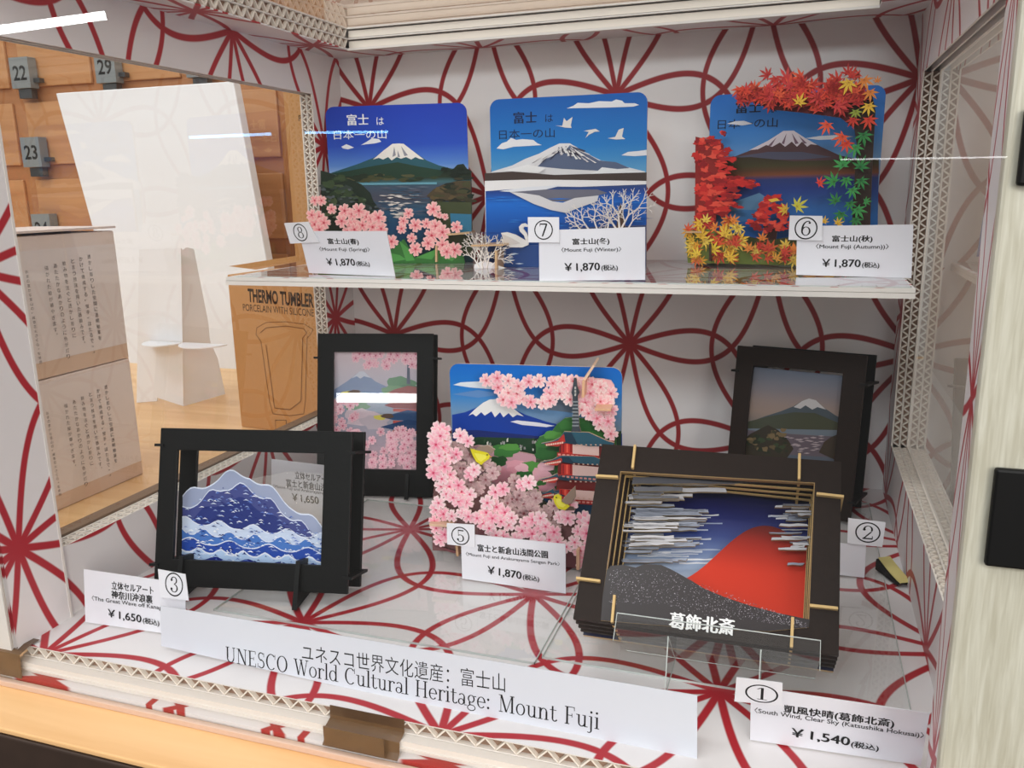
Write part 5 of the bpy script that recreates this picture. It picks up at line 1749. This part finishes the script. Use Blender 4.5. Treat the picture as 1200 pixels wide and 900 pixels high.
low = lambda x: 662 + (x - 215) * 0.075
mb.lift += 4e-5
band(214, 380, lambda x: slope1(x) - 6, 10, 48, 0.4, low, (150, 160, 188), 1.6)
mb.lift += 4e-5
band(214, 376, lambda x: slope1(x) + 8, 9, 36, 2.2, low, (66, 74, 134), 1.4)
mb.lift += 4e-5
band(214, 372, lambda x: slope1(x) + 24, 8, 42, 4.0, low, (38, 52, 120), 0)
mb.lift += 4e-5
band(214, 381, lambda x: 612 + (x - 215) * 0.12, 8, 40, 1.0, low, (196, 210, 232), 1.6)
mb.lift += 4e-5
band(214, 381, lambda x: 624 + (x - 215) * 0.10, 8, 30, 2.5, low, (70, 116, 190), 1.5)
mb.lift += 4e-5
band(214, 381, lambda x: 635 + (x - 215) * 0.085, 7, 46, 0.2, low, (34, 70, 160), 1.4)
mb.lift += 4e-5
band(214, 381, lambda x: 645 + (x - 215) * 0.08, 6, 26, 3.1, low, (170, 196, 230), 2)
mb.lift += 4e-5
band(214, 381, lambda x: 654 + (x - 215) * 0.075, 5, 38, 1.3, low, (24, 40, 122), 0)
for i in range(420):
    u = rg.uniform(216, 376)
    v = rg.uniform(slope1(u) + 4, low(u) - 6)
    L = rg.uniform(2, 8)
    mb.flat(pic([(u, v), (u + L * 0.5, v - 1.6), (u + L, v + 0.6), (u + L * 0.5, v - 0.2)]), D3, GL, rg.choice([(206, 220, 240), (90, 120, 196), (28, 40, 110), (140, 160, 206), (236, 240, 246)]), 3e-6)
mb.build('wave_print', e3)

# second pagoda frame, number 4, back left
P4 = Pl(0.0377, -0.1514, 0.002, 11.8, 12.5)
w4, h4 = 0.1035, 0.1415
e4 = box_frame('tall black box frame with a faded pink blossom and pagoda print, back left', P4, w4, h4, (0.0145, 0.0145, 0.0235, 0.016), 0.016, M['black'],
               (('l', h4 * 0.85), ('r', h4 * 0.85), ('l', h4 * 0.12), ('r', h4 * 0.12)), (0.08,))
D4 = 0.006
mb = MB()
s0, s1, t0, t1 = 0.009, w4 - 0.012, 0.022, h4 - 0.014
GLS = M['gloss']


def q4(a, b):
    return (s0 + (s1 - s0) * a, t0 + (t1 - t0) * b)


mb.slab([q4(0, 0), q4(1, 0), q4(1, 1), q4(0, 1)], D4, D4 + 0.0015, GLS, (206, 186, 190), (200, 200, 200))
gradient(mb, [q4(0, 0), q4(1, 0), q4(1, 1), q4(0, 1)], D4, GLS, [(q4(0, 1)[1], (206, 186, 192)), (q4(0, .7)[1], (182, 176, 190)), (q4(0, .5)[1], (150, 160, 178)), (q4(0, 0)[1], (196, 158, 168))], 12)
mb.flat([q4(*p) for p in ((0.04, 0.66), (0.2, 0.74), (0.33, 0.82), (0.38, 0.82), (0.5, 0.74), (0.7, 0.67), (0.7, 0.6), (0.04, 0.6))], D4, GLS, (120, 136, 170))
mb.flat([q4(*p) for p in ((0.24, 0.76), (0.33, 0.82), (0.38, 0.82), (0.46, 0.765), (0.38, 0.78), (0.34, 0.76), (0.3, 0.78))], D4, GLS, (196, 198, 210))
rg = random.Random(4)
for (a, b, ra, rb, c) in ((0.78, 0.72, 0.16, 0.06, (96, 136, 104)), (0.88, 0.66, 0.14, 0.06, (84, 122, 96)), (0.7, 0.66, 0.12, 0.05, (110, 146, 112)), (0.3, 0.53, 0.14, 0.04, (120, 150, 124)), (0.36, 0.44, 0.2, 0.07, (206, 186, 196)), (0.5, 0.4, 0.16, 0.06, (190, 176, 186))):
    mb.flat([q4(*p) for p in blob((a, b), ra, rb, 16, 0.2, rg)], D4, GLS, c)
for k, (tl, c) in enumerate(((0.66, (150, 84, 84)), (0.56, (140, 70, 74)), (0.46, (48, 78, 120)), (0.38, (36, 66, 110)))):
    mb.flat([q4(*p) for p in ((0.62 - 0.02 * k, tl - 0.02), (0.72, tl + 0.015), (0.86, tl + 0.045), (1, tl + 0.03), (1, tl - 0.05), (0.7, tl - 0.04))], D4, GLS, c)
    mb.flat([q4(*p) for p in ((0.7, tl - 0.045), (1, tl - 0.05), (1, tl - 0.075), (0.7, tl - 0.07))], D4, GLS, (186, 90, 84))
mb.flat([q4(*p) for p in ((0.845, 0.72), (0.855, 0.98), (0.87, 0.98), (0.885, 0.72))], D4, GLS, (84, 92, 110))
for (a, b) in ((0.2, 0.635), (0.56, 0.44)):
    mb.flat([q4(*p) for p in blob((a, b), 0.07, 0.022, 14, 0.15, rg)], D4, GLS, (214, 200, 96))
    mb.flat([q4(*p) for p in blob((a + 0.08, b + 0.012), 0.07, 0.02, 14, 0.15, rg)], D4, GLS, (96, 76, 66))
for i in range(150):
    if i < 46:
        a, b = rg.uniform(0.26, 1), rg.uniform(0.86, 1)
        if a < 0.4 and b < 0.92:
            continue
    elif i < 70:
        a, b = rg.uniform(0, 0.3), rg.uniform(0.2, 0.58)
    else:
        a, b = rg.uniform(0.02, 0.98), rg.uniform(0.02, 0.34)
    r = 0.0042
    c = q4(min(max(a, 0.05), 0.95), min(max(b, 0.035), 0.965))
    blossom(mb, c, r, D4, GLS, rg.uniform(0, 6), (232, 188, 198), (216, 140, 160), (160, 50, 80))
mb.build('picture_panel', e4)
mb = MB()
mb.face([(0.0145, D4 - 0.0015, 0.0235), (w4 - 0.0145, D4 - 0.0015, 0.0235), (w4 - 0.0145, D4 - 0.0015, h4 - 0.016), (0.0145, D4 - 0.0015, h4 - 0.016)], M['acrylic'])
mb.build('clear_panel', e4)

# dim mountain frame, number 2, back right
P2 = Pl(0.3785, -0.0695, 0.003, -13.5, 9.0)
w2, h2f = 0.1005, 0.1295
e2 = box_frame('tall dark box frame with a dim mountain and lake print, back right corner', P2, w2, h2f, (0.0140, 0.0165, 0.0235, 0.0150), 0.044, M['brown_board'],
               (('l', h2f * 0.84), ('r', h2f * 0.83), ('r', h2f * 0.12)), (0.012, 0.084))
D2 = 0.007
mb = MB()
O2 = -D2
pan = [(884, 430), (994, 441), (982, 592), (864, 580)]
GL2 = M['gloss']
mb.slab(P2.pts(pan, O2), D2, D2 + 0.0015, GL2, (120, 118, 122), (90, 90, 90))
gradient(mb, P2.pts(pan, O2), D2, GL2, [(P2.loc(940, 436, O2)[1], (112, 122, 140)), (P2.loc(940, 462, O2)[1], (138, 130, 134)), (P2.loc(940, 484, O2)[1], (168, 144, 130)), (P2.loc(940, 520, O2)[1], (100, 104, 110)), (P2.loc(940, 560, O2)[1], (70, 86, 112))], 12)


def f2(px, c):
    mb.flat(P2.pts(px, O2), D2, GL2, c)


f2([(880, 494), (896, 488), (915, 482), (930, 476), (940, 470), (948, 467), (956, 469), (966, 478), (978, 486), (988, 492), (985, 508), (876, 505)], (78, 88, 96))
f2([(930, 477), (940, 470), (948, 467), (956, 469), (968, 480), (958, 477), (952, 480), (944, 475), (938, 479)], (200, 196, 196))
f2([(877, 494), (900, 488), (930, 483), (955, 484), (986, 497), (985, 504), (876, 502)], (74, 78, 62))
f2([(876, 502), (985, 504), (984, 512), (920, 508), (876, 504)], (112, 124, 136))
f2([(876, 504), (930, 509), (984, 512), (980, 536), (870, 530)], (104, 94, 104))
f2([(865, 520), (880, 508), (900, 498), (912, 504), (924, 516), (930, 526), (920, 540), (868, 538)], (58, 52, 40))
rg = random.Random(2)
for i in range(60):
    u, v = rg.uniform(874, 924), rg.uniform(498, 530)
    if v < 512 - (u - 874) * 0.2 or u > 926:
        continue
    f2(blob((u, v), rg.uniform(2, 5), rg.uniform(1.4, 3), 12, 0.3, rg), rg.choice([(104, 90, 62), (70, 66, 44), (46, 52, 36), (128, 108, 76), (60, 74, 48)]))
f2([(960, 530), (966, 518), (974, 512), (984, 508), (982, 540)], (66, 58, 50))
for i in range(30):
    k = rg.random()
    u, v = 945 + rg.uniform(-26, 26) * (1 - k * 0.7), 510 + 22 * k
    f2([(u - 4, v), (u, v - 0.8), (u + 4, v), (u, v + 0.8)], (176, 162, 166))
mb.build('picture_panel', e2)

# ------------------------------------------------------------------ layered red mountain frame, number 1 (its print is a plain red hill)
P1 = Pl(0.3224, -0.3521, 0.032, 0.7, 44.0)
w1, h1 = 0.1347, 0.1066
e1 = P1.root('layered_frame', 'dark layered cut-out frame of a red mountain under a deep blue cloudy sky, front right', 'picture frame')
BB = M['brown_board']
EDG = (206, 172, 112)
EM = M['print']


def in1(px, off=0.0):
    return P1.pts(px, off)


mb = MB()
inner = in1([(706, 700), (948, 731), (955, 565.5), (727, 552)])
ring(mb, rc(0, 0, w1, h1), inner, 0, 0.003, BB)
# pale cut lip round the opening
lip = [(s + (0.0005 if k in (0, 3) else -0.0005), t + (0.0005 if k < 2 else -0.0005)) for k, (s, t) in enumerate(inner)]
ring(mb, inner, lip, 0.0001, 0.0029, EM, (150, 120, 76))
weld(mb.build('front_ring', e1), 0)
rg = random.Random(1)
mb = MB()
ground = [(704, 727), (706, 700), (711, 668), (716, 663), (730, 662), (745, 665), (755, 661), (775, 662), (788, 668), (806, 678), (826, 690), (850, 700), (880, 710), (910, 718), (949, 726), (948, 735), (900, 740), (800, 735)]
mb.slab(in1(ground, 0.0006), -0.0006, 0.002, EM, (44, 37, 38), EDG)
base_px = lambda u: 664 + max(0, u - 780) * 0.385
for i in range(1500):
    u = rg.uniform(714, 945)
    top = base_px(u)
    bot = min(top + 44, 706 + (u - 706) * 0.125)
    if top + 3 > bot:
        continue
    v = rg.uniform(top + 3, bot)
    r = rg.uniform(0.3, 0.62)
    mb.flat(in1([(u - r, v), (u, v - r), (u + r, v), (u, v + r)], 0.0006), -0.0006, EM, rg.choice([(150, 142, 150), (186, 180, 186), (110, 104, 116), (40, 36, 42), (96, 84, 92)]), 1e-7)
mb.build('ground_layer', e1)


def cloud_layer(name, off, side, col, bars, th=0.0026):
    """A deeper ring whose inner edge is a ragged stack of cloud bars."""
    mb = MB()
    ins = {1: 3, 2: 6, 3: 9}[side]
    q = in1([(704, 712), (948, 733), (955 + 1, 567 + ins * 0.2), (727, 553)], off)
    k = 0.003 * side
    inner_ = [(q[0][0] + k, q[0][1]), (q[1][0] - k * 0.3, q[1][1]), (q[2][0] - k * 0.3, q[2][1] - k * 1.0), (q[3][0] + k, q[3][1] - k * 0.6)]
    ring(mb, rc(0, 0, w1, h1), inner_, -off, -off + th, BB)
    ring(mb, inner_, [(s + (0.0004 if i in (0, 3) else -0.0004), t + (0.0004 if i < 2 else -0.0004)) for i, (s, t) in enumerate(inner_)], -off + 0.0001, -off + th - 0.0001, EM, EDG)
    for (u0, u1, v, hgt) in bars:
        n = max(3, int((u1 - u0) / 9))
        top, bot = [], []
        for i in range(n + 1):
            u = u0 + (u1 - u0) * i / n
            top.append((u, v - hgt * 0.5 + rg.uniform(-0.9, 0.3)))
            bot.append((u + rg.uniform(-2, 2), v + hgt * 0.5 + rg.uniform(-0.3, 0.9)))
        mb.slab(in1(top + bot[::-1], off), -off, -off + th * 0.7, EM, col, (150, 132, 96))
    mb.build(name, e1)


def bars(n, v0, v1, left_share):
    out = []
    for i in range(n):
        v = rg.uniform(v0, v1)
        if rg.random() < left_share:
            u0 = rg.uniform(734, 752) - (v - 560) * 0.08
            out.append((u0, u0 + rg.uniform(24, 92), v, rg.uniform(1.1, 2.4)))
        else:
            u1 = rg.uniform(940, 953)
            out.append((u1 - rg.uniform(14, 40), u1, v + 6, rg.uniform(1.1, 2.2)))
    return out


cloud_layer('cloud_layer', -0.008, 1, (84, 84, 90), [(742, 958, 563, 7), (742, 800, 573, 5)] + bars(4, 575, 590, 0.6))
cloud_layer('cloud_layer', -0.016, 2, (186, 184, 188), [(770, 850, 574, 4), (790, 880, 567, 3)] + bars(30, 580, 648, 0.72))
cloud_layer('cloud_layer', -0.0235, 3, (150, 156, 172), bars(34, 590, 658, 0.78))
mb = MB()
O1 = -0.0325
bk = in1([(700, 735), (958, 745), (962, 556), (722, 545)], O1)
mb.slab(rc(0, 0, w1, h1), -O1, -O1 + 0.003, EM, (30, 32, 60), EDG)
gradient(mb, bk, -O1, EM, [(in1([(840, 575)], O1)[0][1], (12, 12, 40)), (in1([(840, 600)], O1)[0][1], (18, 24, 92)), (in1([(840, 625)], O1)[0][1], (30, 50, 122)), (in1([(840, 660)], O1)[0][1], (130, 150, 184)), (in1([(840, 680)], O1)[0][1], (160, 174, 196))], 12)
for i in range(64):
    v = rg.uniform(598, 662)
    u0 = rg.uniform(728, 800) if rg.random() < 0.75 else rg.uniform(900, 945)
    u1 = u0 + rg.uniform(18, 60)
    hgt = rg.uniform(1.0, 2.0)
    n = 6
    top = [(u0 + (u1 - u0) * k / n, v - hgt + rg.uniform(-0.5, 0.5)) for k in range(n + 1)]
    bot = [(u0 + (u1 - u0) * k / n, v + rg.uniform(-0.4, 0.4)) for k in range(n + 1)]
    mb.flat(in1(top + bot[::-1], O1), -O1, EM, rg.choice([(214, 216, 224), (190, 196, 210), (226, 226, 230), (160, 170, 192)]), 1e-6)
mb.build('sky_layer', e1)
mb = MB()
O1 = -0.0275
n = 40
out = []
for i in range(n + 1):
    u = 786 + (962 - 786) * i / n
    k = (u - 786) / 110
    if u < 896:
        v = 682 - 66 * (0.5 - 0.5 * math.cos(math.pi * min(1, k))) ** 1.0
    else:
        v = 616 + 46 * (0.5 - 0.5 * math.cos(math.pi * min(1, (u - 896) / 96)))
    out.append((u, v))
hill1 = out + [(962, 745), (786, 735)]
mb.slab(in1(hill1, O1), -O1, -O1 + 0.002, EM, (216, 66, 36), (150, 70, 40))
tt = in1([(896, 616), (896, 636), (896, 668), (896, 720)], O1)
gradient(mb, in1(hill1, O1), -O1, M['paper'], [(tt[0][1], (96, 22, 14)), (tt[1][1], (158, 34, 18)), (tt[2][1], (206, 50, 22)), (tt[3][1], (214, 54, 24))], 14)
mb.build('hill_layer', e1)
mb = MB()
text(mb, P1, '葛飾北斎', (784, 736), (860, 745), 19, (240, 240, 240), 0.0012, -0.0012, 0.014, EM)
mb.build('title_print', e1)
for a, b in (((744, 521), (741, 548)), ((937, 531), (936.5, 561)), ((698, 557), (724, 558.5)), ((675, 677), (703, 680.5)), ((720, 697), (717, 729)), ((929, 723), (927.5, 758)), ((957, 578), (989, 581.5)), ((949, 709), (982, 712.5))):
    mb = MB()
    A, B = in1([a, b], 0.0025)
    dx, dy = B[0] - A[0], B[1] - A[1]
    L = math.hypot(dx, dy)
    nx, ny = -dy / L * 0.0007, dx / L * 0.0007
    mb.slab([(A[0] - nx, A[1] - ny), (B[0] - nx, B[1] - ny), (B[0] + nx, B[1] + ny), (A[0] + nx, A[1] + ny)], -0.0025, 0.0345, M['tan_wood'], (224, 190, 124), (224, 190, 124))
    mb.build('tab', e1)

# clear easel that holds it
ee = P1.root('acrylic_easel', 'clear acrylic easel carrying the dark red mountain frame', 'easel')
mb = MB()
AC, AE = M['acrylic'], M['acrylic_edge']
sa, sb_ = 0.024, 0.126
mb.face([(sa, -0.005, -0.010), (sb_, -0.005, -0.010), (sb_, -0.005, 0.005), (sa, -0.005, 0.005)], AC)
mb.box((sa, -0.0054, 0.0046), (sb_, -0.0046, 0.005), AE)
mb.box((sa, -0.0053, -0.010), (sa + 0.0003, -0.0047, 0.005), AE)
mb.box((sb_ - 0.0003, -0.0053, -0.010), (sb_, -0.0047, 0.005), AE)
mb.build('lip', ee)
mb = MB()
mb.face([(sa, -0.005, -0.0034), (sb_, -0.005, -0.0034), (sb_, 0.040, -0.0034), (sa, 0.040, -0.0034)], AC)
mb.box((sa, 0.0395, -0.0036), (sb_, 0.040, -0.0032), AE)
mb.build('ledge', ee)
Minv = ee.matrix_world.inverted()
for s in (0.052, 0.098):
    mb = MB()
    wpt = ee.matrix_world @ Vector((s, -0.005, -0.010))
    fl = [Vector((wpt.x, wpt.y - 0.004, 0.0018)), Vector((wpt.x, wpt.y + 0.035, 0.0018)), ee.matrix_world @ Vector((s, 0.040, -0.0036)), ee.matrix_world @ Vector((s, -0.005, -0.0036))]
    q = [Minv @ p for p in fl]
    mb.face([tuple(p) for p in q], AC)
    for a, b in zip(q, q[1:] + q[:1]):
        d = Vector((0.0003, 0, 0))
        mb.face([tuple(a - d), tuple(b - d), tuple(b + d), tuple(a + d)], AE)
    mb.build('leg', ee)

# ------------------------------------------------------------------ bits of tape and hardware
tp = Pl(0.483, -0.187, 0.0016, 0, 0)
c = hit(1048, 666, z=0.008)
e = bpy.data.objects.new('tape_scrap', None)
link(e)
e.matrix_world = Matrix.Translation((c.x, c.y, 0.0018)) @ Matrix.Rotation(math.radians(-62), 4, 'Z')
tag(e, 'curled black and yellow tape scrap on the floor beside the right wall', 'tape')
for nm, m_, y0, y1, dz in (('backing', 'black_gloss', -0.0052, 0.0042, 0.0), ('paper_strip', 'yellow', -0.0036, 0.0052, 0.0009)):
    mb = MB()
    n = 8
    for i in range(n):
        def P(k):
            t_ = k / n
            return (-0.013 + 0.026 * t_, 0.0065 * (1 - t_) ** 1.5 + dz + 0.0012)
        (xa, za), (xb, zb) = P(i), P(i + 1)
        mb.face([(xa, y0, za), (xb, y0, zb), (xb, y1, zb), (xa, y1, za)], M[m_])
        if nm == 'backing':
            mb.face([(xa, y0, 0), (xb, y0, 0), (xb, y0, zb), (xa, y0, za)], M[m_])
        else:
            mb.face([(xa, y0, za - 0.0006), (xb, y0, zb - 0.0006), (xb, y0, zb), (xa, y0, za)], M[m_])
    mb.build(nm, e)

for x0, x1, lb in ((hit(376, 850, y=-0.43).x, hit(464, 860, y=-0.43).x, 'piece of brown tape over the front edge, at the middle'), (-0.06, hit(20, 765, y=-0.43).x, 'piece of brown tape over the front edge, at the far left corner')):
    mb = MB()
    prof = [(-0.404, 0.0008), (-0.4205, 0.0010), (-0.4212, -0.006), (-0.4268, -0.0078), (-0.4275, -0.0135), (-0.4302, -0.0160)] if lb.endswith('middle') else [(-0.414, 0.0010), (-0.4205, 0.0012), (-0.4285, -0.001), (-0.4295, -0.016)]
    prof = prof[1:] if lb.endswith('middle') else prof
    n = 10
    rg = random.Random(11)
    for (ya, za), (yb, zb) in zip(prof, prof[1:]):
        for i in range(n):
            xa, xb = x0 + (x1 - x0) * i / n, x0 + (x1 - x0) * (i + 1) / n
            mb.face([(xa, yb, zb), (xb, yb, zb), (xb, ya, za), (xa, ya, za)], M['tape'])
    # raised torn flap on the front
    if lb.endswith('middle'):
        xm = x0 + (x1 - x0) * 0.04
        xn = x0 + (x1 - x0) * 0.84
        mb.box((xm, -0.4308, -0.0150), (xn, -0.4300, -0.0045), M['tape'])
    tag(mb.build('tape_strip'), lb, 'tape', 'brown tape on the front edge')

for zc, hz, u0, v0, lb in ((0, 0, 1150, 603, 'black door hinge on the cream post, lower one'), (0, 0, 1187, 172, 'black door hinge on the cream post, upper one')):
    a, b = hit(u0, v0 - (58 if u0 < 1160 else 44), y=-0.4318), hit(u0, v0 + (56 if u0 < 1160 else 46), y=-0.4318)
    e = bpy.data.objects.new('hinge', None)
    link(e)
    e.location = (b.x, -0.4318, b.z)
    tag(e, lb, 'hinge', 'door hinges')
    mb = MB()
    hgt = a.z - b.z
    mb.box((0.0005, -0.0035, 0), (0.036, -0.0001, hgt), M['black_gloss'])
    weld(mb.build('plate', e), 0.001)
